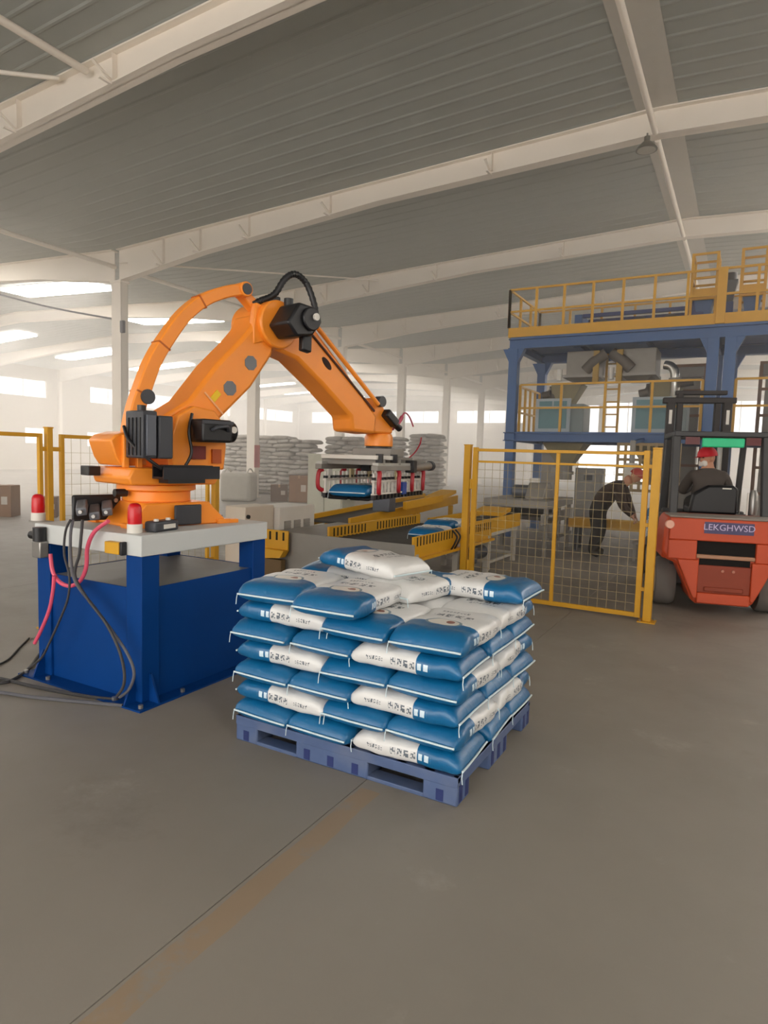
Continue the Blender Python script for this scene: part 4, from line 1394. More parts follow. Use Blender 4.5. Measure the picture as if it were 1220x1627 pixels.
for x, lab in ((-3.62, 'ochre discharge cone under the platform end bin'), (-1.75, 'ochre discharge cone above the bending worker'), (.75, 'ochre discharge cone under the far bin')):
    q = thing('discharge_cone', lab, 'hopper', (x, 15.0, 1.3))
    MB().hopper(x - .46, x + .46, 14.6, 15.4, 2.13, x, 15.0, .15, 1.62).build('cone', mat('ochre_dusty_steel', '8f8668', .6), q)
    MB().lathe([(.15, 1.3), (.15, 1.62)], (x, 15.0, 0), 18).build('spout', DUSTY, q)
    MB().box(x - .3, x - .16, 14.9, 15.1, 1.38, 1.58).build('gate_actuator', GALV, q, bevel=.01)
    MB().lathe([(.19, 1.42), (.19, 1.5)], (x, 15.0, 0), 18).build('clamp_band', GALV, q)

# white filter sleeve over the filling point
fs_ = thing('filling_sleeve', 'white cloth filling sleeve hanging above the bending worker', 'sleeve', (-1.86, 12.75, 1.36))
MB().lathe([(.12, 1.36), (.14, 1.45), (.14, 1.66), (.1, 1.72)], (-1.86, 12.75, 0), 20).build('sleeve', mat('white_cloth', 'c9c6be', .8), fs_)
MB().cyl((-1.86, 12.75, 1.72), (-1.86, 12.75, 2.14), .05, 12).build('drop_pipe', GALV, fs_)
MB().beam((-1.86, 12.75, 2.1), (-1.86, 14.0, 2.2), .06, .06).build('support_arm', PB, fs_)
# lattice screen behind the worker
ls = thing('lattice_screen', 'tan steel lattice screen hung below the platform behind the worker', 'screen', (-1.75, 13.9, 1.3))
LAT = mat('tan_lattice_steel', '9c8660', .6)
la0, la1 = -2.3, -1.15
for k in range(9):
    x = la0 + (la1 - la0) * k / 8
    MB().box(x - .028, x + .028, 13.86, 13.88, 1.15, 2.13).build('slat', LAT, ls)
for k in range(7):
    z = 1.17 + .155 * k
    MB().box(la0, la1, 13.88, 13.895, z - .028, z + .028).build('slat', LAT, ls)
# control cabinet under the platform
kc = thing('control_cabinet', 'grey control cabinet with a small dark display under the platform', 'cabinet', (-3.05, 15.6, 0))
l_, r_ = at(911, 800, Y=15.4), at(954, 800, Y=15.4)
MB().box(l_.x, r_.x, 15.4, 15.8, 0, 1.58).build('cabinet_body', mat('mid_grey_cabinet', '8d8a85', .55), kc, bevel=.01)
MB().box(l_.x + .03, r_.x - .03, 15.385, 15.4, .1, 1.53).build('door', mat('mid_grey_cabinet', '8d8a85', .55), kc, bevel=.004)
MB().box((l_.x + r_.x) / 2 - .1, (l_.x + r_.x) / 2 + .1, 15.375, 15.386, 1.3, 1.42).build('display', DGREY, kc)
MB().box(r_.x - .1, r_.x - .07, 15.36, 15.386, .75, .95).build('handle', BLACK, kc)
ps = thing('air_pipe_stack', 'pale grey upright duct beside the platform end post', 'duct', (-4.2, 15.78, 0))
MB().box(-4.35, -4.0, 15.6, 15.95, 0, 1.9).build('duct_body', GALV, ps, bevel=.01)
MB().box(-4.4, -3.95, 15.55, 16.0, 1.9, 1.95).build('duct_flange', GALV, ps)

# --- clutter between and behind the decks
BRN = mat('brown_primer_steel', '7a5236', .65)
def tower(x0, x1, y0, y1, h, label):
    t_ = thing('bucket_elevator', label, 'elevator', ((x0 + x1) / 2, (y0 + y1) / 2, 0))
    MB().box(x0 + .1, x1 - .1, y0 + .1, y1 - .1, 0, h - .3).build('casing', DUSTY, t_, bevel=.01)
    for x in (x0, x1):
        for y in (y0, y1):
            MB().box(x - .035, x + .035, y - .035, y + .035, 0, h).build('frame_post', BRN, t_)
    n = int(h / .55)
    for k in range(1, n + 1):
        z = h * k / n - .03
        MB().box(x0, x1, y0 - .03, y0 + .01, z - .03, z + .03).build('frame_rail', BRN, t_)
        MB().box(x1 - .01, x1 + .03, y0, y1, z - .03, z + .03).build('frame_rail', BRN, t_)
    MB().box(x0 + .02, x1 - .02, y0 + .02, y1 - .02, h - .3, h - .02).build('head_box', GALV, t_, bevel=.02)
    return t_
tower(-1.62, -.95, 16.7, 17.4, 4.05, 'brown framed bucket elevator behind the platform beside the double posts')
tower(.15, .85, 16.7, 17.4, 4.05, 'brown framed bucket elevator behind the platform beyond the double posts')
dp = thing('dust_pipe', 'shiny steel dust pipe elbow beside the grey weigh hopper', 'pipe', (-1.45, 14.75, 3.3))
MB().tube(spline([(-1.62, 14.75, 3.78), (-1.5, 14.72, 3.74), (-1.42, 14.7, 3.62), (-1.4, 14.7, 3.4), (-1.4, 14.75, 3.1)], 6), .09, 16).build('elbow', mat('bright_steel', 'c8c6c0', .22, metal=.9), dp)
MB().cyl((-1.4, 14.72, 3.44), (-1.4, 14.72, 3.5), .125, 18).build('flange', DUSTY, dp)
MB().cyl((-1.3, 14.65, 3.36), (-1.05, 14.65, 3.4), .07, 14).build('blower', mat('dark_brown_grey_chute', '57504a', .6), dp)
ld = thing('ladder', 'short yellow ladder between the two teal fronted bins', 'ladder', (-2.75, 15.2, 2.345))
for x in (-2.87, -2.58):
    MB().box(x - .025, x + .025, 15.18, 15.22, 2.345, 4.14).build('rail', YEL, ld)
for k in range(6):
    MB().box(-2.87, -2.58, 15.19, 15.21, 2.5 + .28 * k, 2.53 + .28 * k).build('rung', YEL, ld)

# ================================================================== FORKLIFT
FO = mat('orange_red_forklift_paint', 'c24c28', .5, var=.1, scale=3)
MAST = mat('dark_mast_steel', '2b2727', .55, metal=.3)
GLS = mat('charcoal_guard_paint', '3a3a3c', .5)
fk = thing('forklift', 'orange-red counterweight forklift seen from behind beside the mesh gate', 'forklift', (-.13, 8.12, 0), R(13))
def fp(b, name, m, parent=None, bevel=0.0):
    return b.build(name, m, fk if parent is None else parent, bevel=bevel, local=True)
cwp = [(-.60, 1.13), (-.64, 1.06), (-.66, .72), (-.60, .62), (-.50, .58), (-.40, .36), (-.32, .17), (-.27, .13),
       (.27, .13), (.32, .17), (.40, .36), (.50, .58), (.60, .62), (.66, .72), (.64, 1.06), (.60, 1.13)]
b = MB()
# counterweight with recessed openings: built from stacked prisms behind the rear face
b.prism(cwp, .06, .66, 'y')
cw = fp(b, 'counterweight', FO, None, .03)
# rear face pieces around the two slots
def fbox(x0, x1, z0, z1, y0=-.0, y1=.07, m=FO, nm='rear_panel', bev=.012):
    return fp(MB().box(x0, x1, y0, y1, z0, z1), nm, m, cw, bev)
fbox(-.60, .60, .86, 1.11)
fbox(-.60, -.30, .64, .86)
fbox(.30, .60, .64, .86)
fbox(-.30, .30, .66, .705, .01, .07, mat('dusty_orange_bar', 'b08468', .6), 'cross_bar')
fp(MB().box(-.30, .30, .052, .064, .705, .86), 'grille_shade', mat('black_opening_shade', '120d0a', .9), cw)  # black plates paint the darkness inside the grille slots
fp(MB().box(-.26, .26, .052, .064, .585, .66), 'grille_shade', mat('black_opening_shade', '120d0a', .9), cw)
fp(MB().prism([(-.50, .64), (-.27, .64), (-.27, .2), (-.31, .2), (-.39, .38)], 0, .07, 'y'), 'rear_panel', FO, cw, .012)
fp(MB().prism([(.50, .64), (.27, .64), (.27, .2), (.31, .2), (.39, .38)], 0, .07, 'y'), 'rear_panel', FO, cw, .012)
fp(MB().box(-.27, .27, 0, .07, .15, .27), 'rear_panel', FO, cw, .012)
fp(MB().box(-.27, .27, .03, .07, .27, .585), 'tow_recess', mat('rusty_red_recess', '8c3a22', .6), cw, .006)
fp(MB().box(-.2, .2, .005, .05, .29, .34), 'tow_pin_lug', mat('rusty_red_recess', '8c3a22', .6), cw, .01)
for x in (-.02, .09):
    fp(MB().cyl((x, .03, .53), (x, .01, .53), .016, 12), 'tow_bolt', mat('pale_rust', 'b87a66', .6), cw)
for s_ in (-1, 1):
    fp(MB().cyl((s_ * .60, .03, 1.03), (s_ * .60, -.015, 1.03), .05, 16), 'rear_lamp', mat('pale_pink_lens', 'e8b09a', .3), cw, .008)
    fp(MB().prism([(.12, .62), (.95, .62), (.95, .9), (.12, .9)], s_ * .56 - .09, s_ * .56 + .09), 'fender', FO, cw, .03)
pl_ = fp(MB().box(-.24, .26, -.008, .0, .95, 1.08), 'name_plate', mat('dull_purple_plate', '4a4468', .5), cw)
text_mesh('plate_lettering', 'LEKGHWSD', .098, mat('pale_lilac_letters', 'c4b6d6', .5), pl_, (.01, -.01, 1.02), (PI / 2, 0, 0), local=True)
fp(MB().box(-.56, .56, .3, 1.35, .62, 1.10), 'engine_hood', mat('dark_hood', '2e2624', .6), None, .03)
fp(MB().box(-.60, .60, .02, .5, 1.11, 1.135), 'hood_lip', mat('dusty_grey_lip', '8d837b', .6), None, .01)
TYRE = mat('dusty_rubber', '6a6560', .85, var=.15)
def wheel(x, y, r, w):
    b = MB()
    prof = [(r * .6, -w / 2), (r * .92, -w / 2), (r, -w / 2 + .04), (r, w / 2 - .04), (r * .92, w / 2), (r * .6, w / 2)]
    n = 28
    vs = []
    for rr_, xx in prof:
        for k in range(n):
            a = 2 * PI * k / n
            vs.append((x + xx, y + rr_ * math.cos(a), r + rr_ * math.sin(a)))
    fs = []
    for i in range(len(prof) - 1):
        for k in range(n):
            fs.append((i * n + k, i * n + (k + 1) % n, (i + 1) * n + (k + 1) % n, (i + 1) * n + k))
    b.add(vs, fs)
    t_ = fp(b, 'tyre', TYRE)
    fp(MB().cyl((x - w / 2 + .02, y, r), (x + w / 2 - .02, y, r), r * .6, 20), 'wheel_rim', mat('cream_rim', 'a89c88', .5), t_)
for s_ in (-1, 1):
    wheel(s_ * .555, .58, .29, .22)
    wheel(s_ * .50, 1.95, .35, .26)
# overhead guard
for s_ in (-1, 1):
    fp(MB().beam((s_ * .50, .55, 1.1), (s_ * .49, .72, 2.06), .09, .10), 'guard_post', GLS, None, .012)
    fp(MB().beam((s_ * .47, 1.9, .75), (s_ * .46, 1.62, 2.06), .07, .08), 'guard_post', GLS, None, .012)
    fp(MB().beam((s_ * .48, .66, 2.09), (s_ * .47, 1.68, 2.09), .08, .07), 'guard_rail', GLS, None, .012)
for y in (.7, 1.66):
    fp(MB().box(-.50, .50, y - .04, y + .04, 2.055, 2.12), 'guard_rail', GLS, None, .012)
for k in range(6):
    x = -.36 + .144 * k
    fp(MB().box(x - .015, x + .015, .74, 1.62, 2.07, 2.10), 'guard_bar', GLS)
fp(MB().box(-.40, -.24, .64, .66, 1.96, 2.05), 'side_lamp', mat('dark_red_lens', '5a1c1e', .4))
fp(MB().box(.26, .42, .64, .66, 1.96, 2.05), 'side_lamp', mat('dark_red_lens', '5a1c1e', .4))
gs = fp(MB().box(-.22, .24, .60, .64, 1.93, 2.04), 'green_sign', mat('bright_green_sign', '2fc48a', .5), None, .015)
# seat, console
fp(MB().box(-.28, .22, .82, 1.25, 1.10, 1.20), 'seat_cushion', BLACK, None, .03)
sb = fp(MB().prism([(-.30, 1.12), (.24, 1.12), (.24, 1.44), (.18, 1.48), (-.1, 1.47), (-.26, 1.36)], .72, .84, 'y'), 'seat_back', BLACK, None, .03)
fp(MB().box(.06, .16, .715, .722, 1.43, 1.445), 'seat_tag', WHITEP, sb)
fp(MB().beam((-.03, 1.55, 1.1), (-.03, 1.40, 1.45), .05, .05), 'steering_column', BLACK)
b = MB()
ring = [(-.03 + .16 * math.cos(a), 1.38 + .06 * math.sin(a), 1.47 + .14 * math.sin(a)) for a in [2 * PI * k / 20 for k in range(21)]]
fp(MB().tube(ring, .012, 6, False), 'steering_wheel', BLACK)
for k, x in enumerate((.30, .36, .42)):
    fp(MB().tube([(x, 1.45, 1.05), (x, 1.42, 1.4)], .01, 6), 'lever', STEEL)
fp(MB().box(-.5, .5, 1.5, 1.62, .5, 1.12), 'dash_panel', GLS, None, .02)
fp(MB().tube([(.33, .66, 1.13), (.33, .66, 1.4)], .012, 6), 'aerial', WHITEP)
fp(MB().lathe([(.05, 0), (.06, .1), (.05, .25), (.03, .3)], (.42, .8, 1.13), 14), 'air_cleaner', STEEL)
# mast
for s_ in (-1, 1):
    fp(MB().box(s_ * .37 - .055, s_ * .37 + .055, 2.28, 2.42, .06, 2.62), 'mast_upright', MAST, None, .008)
    fp(MB().box(s_ * .25 - .04, s_ * .25 + .04, 2.30, 2.42, .1, 2.68), 'inner_upright', MAST, None, .008)
    fp(MB().cyl((s_ * .30, 2.25, .3), (s_ * .30, 2.25, 2.1), .035, 12), 'lift_cylinder', STEEL)
    fp(MB().box(s_ * .375 - .02, s_ * .375 + .02, 2.27, 2.283, 2.3, 2.5), 'white_strip', WHITEP)
fp(MB().box(-.48, .48, 2.28, 2.42, 2.60, 2.68), 'mast_crossbar', MAST, None, .01)
fp(MB().box(-.32, .36, 2.30, 2.40, 2.72, 2.78), 'mast_crossbar', MAST, None, .01)
fp(MB().box(-.42, .42, 2.30, 2.40, 2.12, 2.2), 'mast_crossbar', MAST, None, .01)
fp(MB().lathe([(.05, 0), (.05, .06)], (-.26, 2.33, 2.68), 12), 'chain_pulley', MAST)
fp(MB().box(-.5, .5, 2.42, 2.5, .18, .62), 'carriage', MAST, None, .01)
for s_ in (-1, 1):
    fp(MB().box(s_ * .25 - .06, s_ * .25 + .06, 2.5, 2.54, .06, .6).box(s_ * .25 - .06, s_ * .25 + .06, 2.54, 3.6, .06, .1), 'fork', MAST)
fp(MB().box(-.52, .52, .4, 2.2, .28, .62), 'chassis', mat('dark_hood', '2e2624', .6), None, .02)

# ================================================================== PEOPLE
SKINM = mat('skin', 'b98468', .55, var=.06)
def body(name, label, joints, edges, mats_, seg_mat, root, fat=1.25):
    """joints: name -> (pos, radius); edges: (a, b); one continuous skinned surface"""
    names = list(joints)
    idx = {n_: i for i, n_ in enumerate(names)}
    me = bpy.data.meshes.new(name)
    me.from_pydata([joints[n_][0] for n_ in names], [(idx[a], idx[b_]) for a, b_ in edges], [])
    o = bpy.data.objects.new(name + '_src', me)
    C.objects.link(o)
    sk = o.modifiers.new('skin', 'SKIN')
    sk.branch_smoothing = .6
    for i, n_ in enumerate(names):
        r_ = joints[n_][1]
        me.skin_vertices[0].data[i].radius = tuple(q_ * (fat if q_ > .03 else 1) for q_ in (r_ if isinstance(r_, tuple) else (r_, r_)))
        me.skin_vertices[0].data[i].use_root = (n_ == root)
    sb_ = o.modifiers.new('sub', 'SUBSURF')
    sb_.levels = 2
    sb_.render_levels = 2
    bpy.context.view_layer.update()
    out = bpy.data.meshes.new_from_object(o.evaluated_get(bpy.context.evaluated_depsgraph_get()))
    bpy.data.objects.remove(o)
    out.materials.clear()
    for m_ in mats_:
        out.materials.append(m_)
    segs = [(Vector(joints[a][0]), Vector(joints[b_][0]), seg_mat(a, b_)) for a, b_ in edges]
    for p in out.polygons:
        c_ = p.center
        best, bi = 1e9, 0
        for a, b_, mi in segs:
            ab = b_ - a
            t_ = max(0, min(1, (c_ - a).dot(ab) / max(ab.length_squared, 1e-9)))
            d_ = (a + ab * t_ - c_).length
            if d_ < best:
                best, bi = d_, mi
        p.material_index = bi
        p.use_smooth = True
    ob = bpy.data.objects.new(name, out)
    C.objects.link(ob)
    return ob
def hand(J, E, pre, wrist, pos, fwd, side, nrm):
    """palm, four unequal bent fingers and a thumb"""
    pos, fwd, side, nrm = (Vector(q) for q in (pos, fwd, side, nrm))
    J[pre + 'palm'] = (pos + fwd * .05, (.026, .018))
    J[pre + 'knuck'] = (pos + fwd * .085, (.03, .016))
    E += [(wrist, pre + 'palm'), (pre + 'palm', pre + 'knuck')]
    for k, (o_, L_) in enumerate(((-.03, .07), (-.01, .08), (.01, .075), (.03, .058))):
        a = pos + fwd * .10 + side * o_
        J[pre + 'f%da' % k] = (a, .010)
        J[pre + 'f%db' % k] = (a + fwd * L_ * .5 - nrm * .015, .009)
        J[pre + 'f%dc' % k] = (a + fwd * L_ * .7 - nrm * .05, .008)
        E += [(pre + 'knuck', pre + 'f%da' % k), (pre + 'f%da' % k, pre + 'f%db' % k), (pre + 'f%db' % k, pre + 'f%dc' % k)]
    t0 = pos + fwd * .045 - side * .04
    J[pre + 't0'] = (t0, .012)
    J[pre + 't1'] = (t0 + fwd * .035 - side * .02 - nrm * .02, .010)
    E += [(pre + 'palm', pre + 't0'), (pre + 't0', pre + 't1')]
def head(parent, c, fwd, up, name_mat):
    """skull with face, nose, ears: a child of the body"""
    fwd = Vector(fwd).normalized()
    up = Vector(up).normalized()
    rt = fwd.cross(up).normalized()
    up = rt.cross(fwd)
    M_ = Matrix((rt, fwd, up)).transposed()
    c = Vector(c)
    b = MB()
    n, k = 14, 18
    vs = []
    for i in range(n + 1):
        th = PI * i / n
        for j in range(k):
            ph = 2 * PI * j / k
            x = math.sin(th) * math.cos(ph) * .076
            y = math.sin(th) * math.sin(ph) * .095
            z = math.cos(th) * .118
            if z < 0:
                x *= 1 + z * 2.4
                y = y * (1 + z * 1.2) + .012 * (-z / .118)
            if y > 0 and abs(x) < .03 and -.045 < z < .015:
                y += .02 * (1 - abs(x) / .03) * (1 - abs(z + .025) / .04) if abs(z + .025) < .04 else 0
            if y > .05 and .01 < z < .03 and .015 < abs(x) < .05:
                y -= .008
            if y > .05 and abs(z + .062) < .008 and abs(x) < .03:
                y -= .006
            vs.append(c + M_ @ Vector((x, y, z)))
    fs = [(i * k + j, (i + 1) * k + j, (i + 1) * k + (j + 1) % k, i * k + (j + 1) % k) for i in range(n) for j in range(k)]
    b.add(vs, fs)
    h = b.build('head', name_mat, parent, ang=80)
    for s_ in (-1, 1):
        e = MB()
        for i in range(2):
            pass
        q = c + M_ @ Vector((s_ * .078, -.005, -.005))
        e.obox(q, (.014, .035, .055), M_.to_euler())
        e.build('ear', SKINM, parent, bevel=.006)
        q = c + M_ @ Vector((s_ * .032, .085, .018))
        e = MB()
        e.obox(q, (.026, .008, .012), M_.to_euler())
        e.build('eye', mat('dark_eye', '221a16', .3), parent, bevel=.003)
    q = c + M_ @ Vector((0, .086, -.06))
    MB().obox(q, (.045, .008, .01), M_.to_euler()).build('mouth', mat('lip', '8a5548', .5), parent, bevel=.002)
    return M_, c
def helmet(parent, M_, c, m, brim=.05, name='helmet'):
    b = MB()
    n, k = 7, 22
    vs = []
    for i in range(n + 1):
        th = PI / 2 * i / n
        for j in range(k):
            ph = 2 * PI * j / k
            vs.append(c + M_ @ Vector((math.cos(th) * math.cos(ph) * .105, math.cos(th) * math.sin(ph) * .125, .03 + math.sin(th) * .12)))
    fs = [(i * k + j, i * k + (j + 1) % k, (i + 1) * k + (j + 1) % k, (i + 1) * k + j) for i in range(n) for j in range(k)]
    kk = len(vs)
    for j in range(k):
        ph = 2 * PI * j / k
        f_ = 1 + (brim / .12) * (max(0, math.sin(ph)) + .15)
        vs.append(c + M_ @ Vector((math.cos(ph) * .105 * 1.04, math.sin(ph) * .125 * f_, .022)))
    fs += [(kk + j, kk + (j + 1) % k, (j + 1) % k, j) for j in range(k)]
    b.add(vs, fs)
    return b.build(name, m, parent, ang=60)
# --- driver (world coordinates through the truck's frame)
TM = Matrix.Translation(fk.location) @ Matrix.Rotation(R(13), 4, 'Z')
def T(x, y, z):
    return TM @ Vector((x, y, z))
JK = mat('grey_brown_jacket', '4c443f', .8, var=.15)
TR = mat('dark_trousers', '2a2725', .85, var=.15)
SH = mat('black_shoe', '151414', .6)
J = {
    'hip': (T(-.06, .98, 1.25), (.16, .13)), 'waist': (T(-.06, .99, 1.38), (.155, .115)), 'chest': (T(-.06, 1.0, 1.56), (.175, .12)), 'neck0': (T(-.06, 1.01, 1.67), (.07, .065)), 'neck': (T(-.065, 1.02, 1.73), .055), 'hd': (T(-.07, 1.03, 1.79), .05),
    'shL': (T(-.24, 1.0, 1.60), .07), 'elL': (T(-.33, 1.14, 1.37), .052), 'wrL': (T(-.19, 1.33, 1.42), .034),
    'shR': (T(.12, 1.0, 1.60), .07), 'elR': (T(.23, 1.12, 1.36), .052), 'wrR': (T(.10, 1.33, 1.42), .034),
    'thL': (T(-.15, 1.06, 1.25), .095), 'knL': (T(-.18, 1.42, 1.24), .07), 'anL': (T(-.18, 1.44, .84), .05), 'toL': (T(-.18, 1.49, .76), .045),
    'thR': (T(.03, 1.06, 1.25), .095), 'knR': (T(.06, 1.42, 1.24), .07), 'anR': (T(.06, 1.44, .84), .05), 'toR': (T(.06, 1.49, .76), .045)}
E = [('hip', 'waist'), ('waist', 'chest'), ('chest', 'neck0'), ('neck0', 'neck'), ('neck', 'hd'), ('chest', 'shL'), ('shL', 'elL'), ('elL', 'wrL'), ('chest', 'shR'), ('shR', 'elR'), ('elR', 'wrR'),
     ('hip', 'thL'), ('thL', 'knL'), ('knL', 'anL'), ('anL', 'toL'), ('hip', 'thR'), ('thR', 'knR'), ('knR', 'anR'), ('anR', 'toR')]
fw = TM.to_3x3() @ Vector((0, 1, 0))
sd = TM.to_3x3() @ Vector((1, 0, 0))
hand(J, E, 'L', 'wrL', J['wrL'][0], fw, -sd, Vector((0, 0, 1)))
hand(J, E, 'R', 'wrR', J['wrR'][0], fw, sd, Vector((0, 0, 1)))
def segm(a, b_):
    if a in ('neck', 'neck0') or b_.startswith(('Lp', 'Lk', 'Lf', 'Lt', 'Rp', 'Rk', 'Rf', 'Rt')) or a[:2] in ('Lp', 'Lk', 'Lf', 'Lt', 'Rp', 'Rk', 'Rf', 'Rt'):
        return 0
    if b_ in ('thL', 'knL', 'anL', 'thR', 'knR', 'anR'):
        return 2
    if b_ in ('toL', 'toR'):
        return 3
    return 1
dv = body('person', '', J, E, [SKINM, JK, TR, SH], segm, 'hip')
tag(dv, 'seated forklift driver in grey-brown jacket and red cap looking back over one shoulder', 'person')
M_, c_ = head(dv, T(-.075, 1.02, 1.80), TM.to_3x3() @ Vector((-.8, -.45, -.12)), (-.12, -.08, 1), SKINM)
helmet(dv, M_, c_ + Vector((0, 0, .005)), mat('red_cap_cloth', 'c51f2b', .6), .05, 'cap')
q = c_ + M_ @ Vector((0, .07, -.055))
MB().obox(q, (.115, .06, .075), M_.to_euler()).build('face_mask', mat('white_mask_cloth', 'd6cfc8', .8), dv, bevel=.02)
# --- bending worker
JB = mat('dark_brown_jacket', '3b2c24', .85, var=.2)
W0 = Vector((-2.33, 12.18, .0))
BULK = 1.0
def Q(x, y, z):
    return W0 + Vector((x, y, z))
J = {
    'hip': (Q(0, .02, .93), (.16, .14)), 'waist': (Q(.10, .0, 1.12), (.16, .13)), 'chest': (Q(.32, -.02, 1.33), (.17, .14)), 'neck0': (Q(.46, -.03, 1.39), (.075, .07)), 'neck': (Q(.53, -.03, 1.42), .058), 'hd': (Q(.58, -.03, 1.44), .05),
    'shL': (Q(.38, .17, 1.31), .075), 'elL': (Q(.50, .22, .98), .052), 'wrL': (Q(.62, .12, .80), .034),
    'shR': (Q(.38, -.21, 1.31), .075), 'elR': (Q(.48, -.27, .97), .052), 'wrR': (Q(.62, -.17, .80), .034),
    'thL': (Q(.0, .1, .84), .095), 'knL': (Q(.07, .13, .47), .066), 'anL': (Q(-.02, .14, .1), .05), 'toL': (Q(.15, .15, .045), .042),
    'thR': (Q(.0, -.08, .84), .095), 'knR': (Q(.05, -.12, .47), .066), 'anR': (Q(-.04, -.13, .1), .05), 'toR': (Q(.13, -.15, .045), .042)}
E = [e for e in E if not any(q_[:2] in ('Lp', 'Lk', 'Lf', 'Lt', 'Rp', 'Rk', 'Rf', 'Rt') for q_ in e)]
hand(J, E, 'L', 'wrL', J['wrL'][0], (.6, -.1, -.8), (0, 1, 0), (.8, 0, .6))
hand(J, E, 'R', 'wrR', J['wrR'][0], (.6, .1, -.8), (0, -1, 0), (.8, 0, .6))
wk = body('person', '', J, E, [SKINM, JB, TR, SH], segm, 'hip', 1.65)
tag(wk, 'worker in dark brown jacket and red helmet bending forward behind the mesh gate', 'person')
M_, c_ = head(wk, Q(.64, -.03, 1.49), (.85, -.1, -.5), (.5, 0, .85), SKINM)
helmet(wk, M_, c_, mat('dull_red_helmet', 'a8322a', .4), .04)
# the sack he is filling, standing upright on a small stand
us = put_sack(-1.40, 12.2, .30, 0, 'upright sack on a low stand in front of the bending worker', None, ry=-PI / 2 + .06)
us.location = (-1.36, 12.18, .66)
ss = thing('sack_stand', 'low grey stand holding the upright sack before the worker', 'stand', (-1.42, 12.18, 0))
MB().box(-1.66, -1.2, 11.95, 12.42, .30, .34).build('stand_top', GALV, ss, bevel=.006)
for x in (-1.62, -1.24):
    for y in (11.99, 12.38):
        MB().box(x - .02, x + .02, y - .02, y + .02, 0, .30).build('leg', GALV, ss)

# ================================================================== BACKGROUND
# storage stacks of pale sacks on the far floor
PALE = mat('pale_grey_woven_sack', 'a9a39c', .75, var=.22, scale=7, dirt='7f7972')
def plain_sack(seed):
    b, _ = sack_mesh('s', seed, L=.78, Wd=.5, H=.17, n=10, k=12)
    return b.build('storage_sack', PALE, None, ang=70)
ps_ = [plain_sack(s_) for s_ in (41, 43, 47)]
up_ = [False] * 3
rs2 = random.Random(3)
def put_plain(x, y, z, rz, label, group):
    v = rs2.randrange(3)
    o = ps_[v] if not up_[v] else copy_tree(ps_[v])
    up_[v] = True
    o.location = (x, y, z)
    tl = 1 if z > .2 else 0
    o.rotation_euler = (tl * rs2.uniform(-.1, .1), tl * rs2.uniform(-.08, .08), rz + rs2.uniform(-.15, .15))
    return tag(o, label, 'sack', group)
ST = [(-18.6, 21.2, 14), (-17.0, 21.6, 14), (-15.3, 20.9, 13), (-13.6, 21.6, 14), (-14.2, 26.2, 15), (-12.4, 26.4, 16)]
ORDS = 'bottom second third fourth fifth sixth seventh eighth ninth tenth eleventh twelfth thirteenth fourteenth fifteenth sixteenth'.split()
NMS = ['first stack next to the red board column', 'stack beside the red board column', 'stack behind the brown cartons', 'stack behind the tall pale cabinet', 'rear stack behind the brown cartons', 'rear stack behind the tall pale cabinet']
for (x, y, n), nm in zip(ST, NMS):
    pt = thing('wooden_pallet', 'wooden pallet under the %s' % nm, 'pallet', (x, y, 0))
    for k in range(5):
        MB().box(x - .8, x + .8, y - .7 + .31 * k, y - .54 + .31 * k, .1, .13).build('board', mat('grey_wood', '8a7c6a', .8), pt)
    for k in (-.7, 0, .7):
        MB().box(x + k - .05, x + k + .05, y - .7, y + .86, 0, .1).build('bearer', mat('grey_wood', '8a7c6a', .8), pt)
    for L in range(n):
        z = .145 + .163 * L
        lab = '%s layer sack, pale and woven, in the %s' % (ORDS[L], nm)
        if L % 2 == 0:
            for k in range(3):
                put_plain(x - .52 + .52 * k + rs2.uniform(-.04, .04), y - .3, z, PI / 2 + rs2.uniform(-.08, .08), lab, nm)
        else:
            for k in range(2):
                put_plain(x - .4 + .8 * k + rs2.uniform(-.03, .03), y - .45 + rs2.uniform(-.05, .05), z, rs2.uniform(-.08, .08), lab, nm)
        if L == n - 1:
            put_plain(x + .1, y + .25, z, rs2.uniform(-.2, .2), lab, nm)
# cartons
CART = mat('brown_cardboard', '8a6548', .85, var=.12)
def carton(x, y, z, w, d_, h, rz, label, m=CART):
    t_ = thing('carton', label, 'carton', (x, y, z), rz)
    MB().box(-w / 2, w / 2, -d_ / 2, d_ / 2, 0, h).build('box_body', m, t_, bevel=.008, local=True)
    MB().box(-.035, .035, -d_ / 2 - .003, d_ / 2 + .003, h - .1, h + .003).build('tape', mat('pale_brown_tape', 'b08c66', .4), t_, local=True)
    MB().box(w * .1, w * .35, -d_ / 2 - .003, -d_ / 2, h * .4, h * .65).build('paper_label', mat('white_paper', 'cfc8bf', .7), t_, local=True)
    return t_
carton(-15.6, 9.1, 0, .55, .5, .75, R(35), 'brown carton standing on the far floor past the robot stand')
carton(-16.3, 8.8, 0, .7, .6, .68, R(20), 'wider brown carton half behind the labelled one')
carton(-14.75, 9.7, 0, .4, .4, .5, R(50), 'small brown carton with a loose flap behind the red beacon', mat('dark_brown_cardboard', '6b5140', .85))
carton(-13.9, 18.7, 0, .7, .6, .95, R(30), 'tall brown carton before the pale sack stacks')
carton(-13.1, 19.1, 0, .6, .6, 1.05, R(24), 'reddish brown carton before the pale sack stacks', mat('reddish_cardboard', '8a5a44', .85))
carton(-14.6, 18.4, 0, .6, .5, .6, R(40), 'low dark carton before the pale sack stacks', mat('dark_brown_cardboard', '6b5140', .85))
put_plain(-13.9, 18.7, .96, .4, 'pale sack dropped on top of a tall carton', None)
bg_ = thing('bulk_bag', 'squat white bulk bag beside the red board column', 'bulk bag', (-15.6, 17.4, 0), R(25))
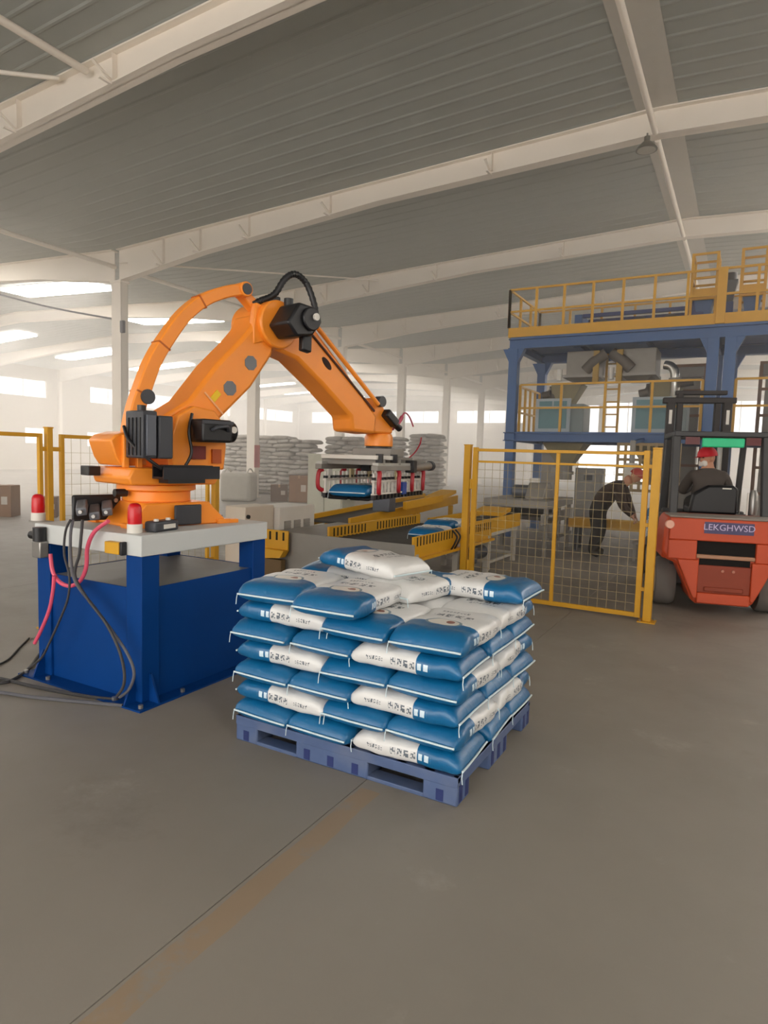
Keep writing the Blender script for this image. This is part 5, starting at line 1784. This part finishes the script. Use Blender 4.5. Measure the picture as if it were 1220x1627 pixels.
MB().box(-.55, .55, -.5, .5, 0, 1.0).build('bag_body', mat('off_white_bulk_bag', 'b9b4a9', .8, bump=.3, bscale=6), bg_, bevel=.12, local=True, seg=4)
for x in (-.4, .4):
    MB().tube(arc((x, -.4, .98), (x, 0, 1.3), (x, .4, .98), 8), .025, 6).build('lifting_loop', mat('off_white_bulk_bag', 'b9b4a9', .8), bg_, local=True)
# red board on the second column
rbz = tag(MB().box(EX0 + .21, EX0 + .24, 19.17 - .17, 19.17 + .13, 1.15, 2.0).build('notice_board', mat('dull_red_board', 'a83a3a', .5), None, bevel=.005), 'dull red notice board fixed to a cream column', 'sign')
# high-bay lamp below the ridge
lp_ = thing('high_bay_lamp', 'round grey high-bay lamp hanging below the ridge at a rafter', 'lamp', (-1.98, 13.0, 7.42))
MB().lathe([(.19, 0), (.185, .02), (.10, .12), (.05, .16), (.05, .24)], (-1.98, 13.0, 7.42), 24).build('lamp_shade', mat('grey_lamp_metal', '77746c', .4, metal=.5), lp_)
MB().lathe([(.16, -.004), (.16, .012)], (-1.98, 13.0, 7.42), 24).build('lamp_lens', mat('dull_glass', 'bdb9ae', .2), lp_)
MB().cyl((-1.98, 13.0, 7.66), (-1.98, 13.0, 7.72), .015, 8).build('lamp_hook', GALV, lp_)
# overhead cable crossing the far bay
p0, p1, p2 = at(-30, 460, X=-22.5), at(192, 509, X=-16.72), at(400, 552, X=-13.0)
cbl = spline([p0, (p0 + p1) / 2 - Vector((0, 0, .08)), p1], 8)
tag(MB().tube(cbl, .03, 6).build('overhead_cable', CAB2), 'thin dark overhead cable strung to the first cream column', 'cable')
hk = tag(MB().box(EX0 + .2, EX0 + .34, 13.0, 13.1, 5.1, 5.45).build('cable_clamp', CAB2, None, bevel=.02), 'small dark cable clamp on the first cream column', 'clamp')

# ================================================================== DUST HAZE
hz = bpy.data.materials.new('dust_haze')
hz.use_nodes = True
nt = hz.node_tree
nt.nodes.clear()
vo = nt.nodes.new('ShaderNodeVolumeScatter')
vo.inputs['Color'].default_value = (1, .97, .93, 1)
vo.inputs['Density'].default_value = .025
vo.inputs['Anisotropy'].default_value = .35
ou = nt.nodes.new('ShaderNodeOutputMaterial')
nt.links.new(vo.outputs[0], ou.inputs['Volume'])
hb = MB()
# an L-shaped body of dusty air: the far half of the hall and the side aisle
poly = [(LWX + .3, Y0B + .1), (-9.0, Y0B + .1), (-9.0, 9.0), (EX1 - .05, 9.0), (EX1 - .05, YEND - .1), (LWX + .3, YEND - .1)]
hb.prism(poly, .01, 7.5, 'z')
tag(hb.build('dust_haze', hz), 'pale airborne dust haze hanging in the far half of the hall', 'haze', kind='stuff')
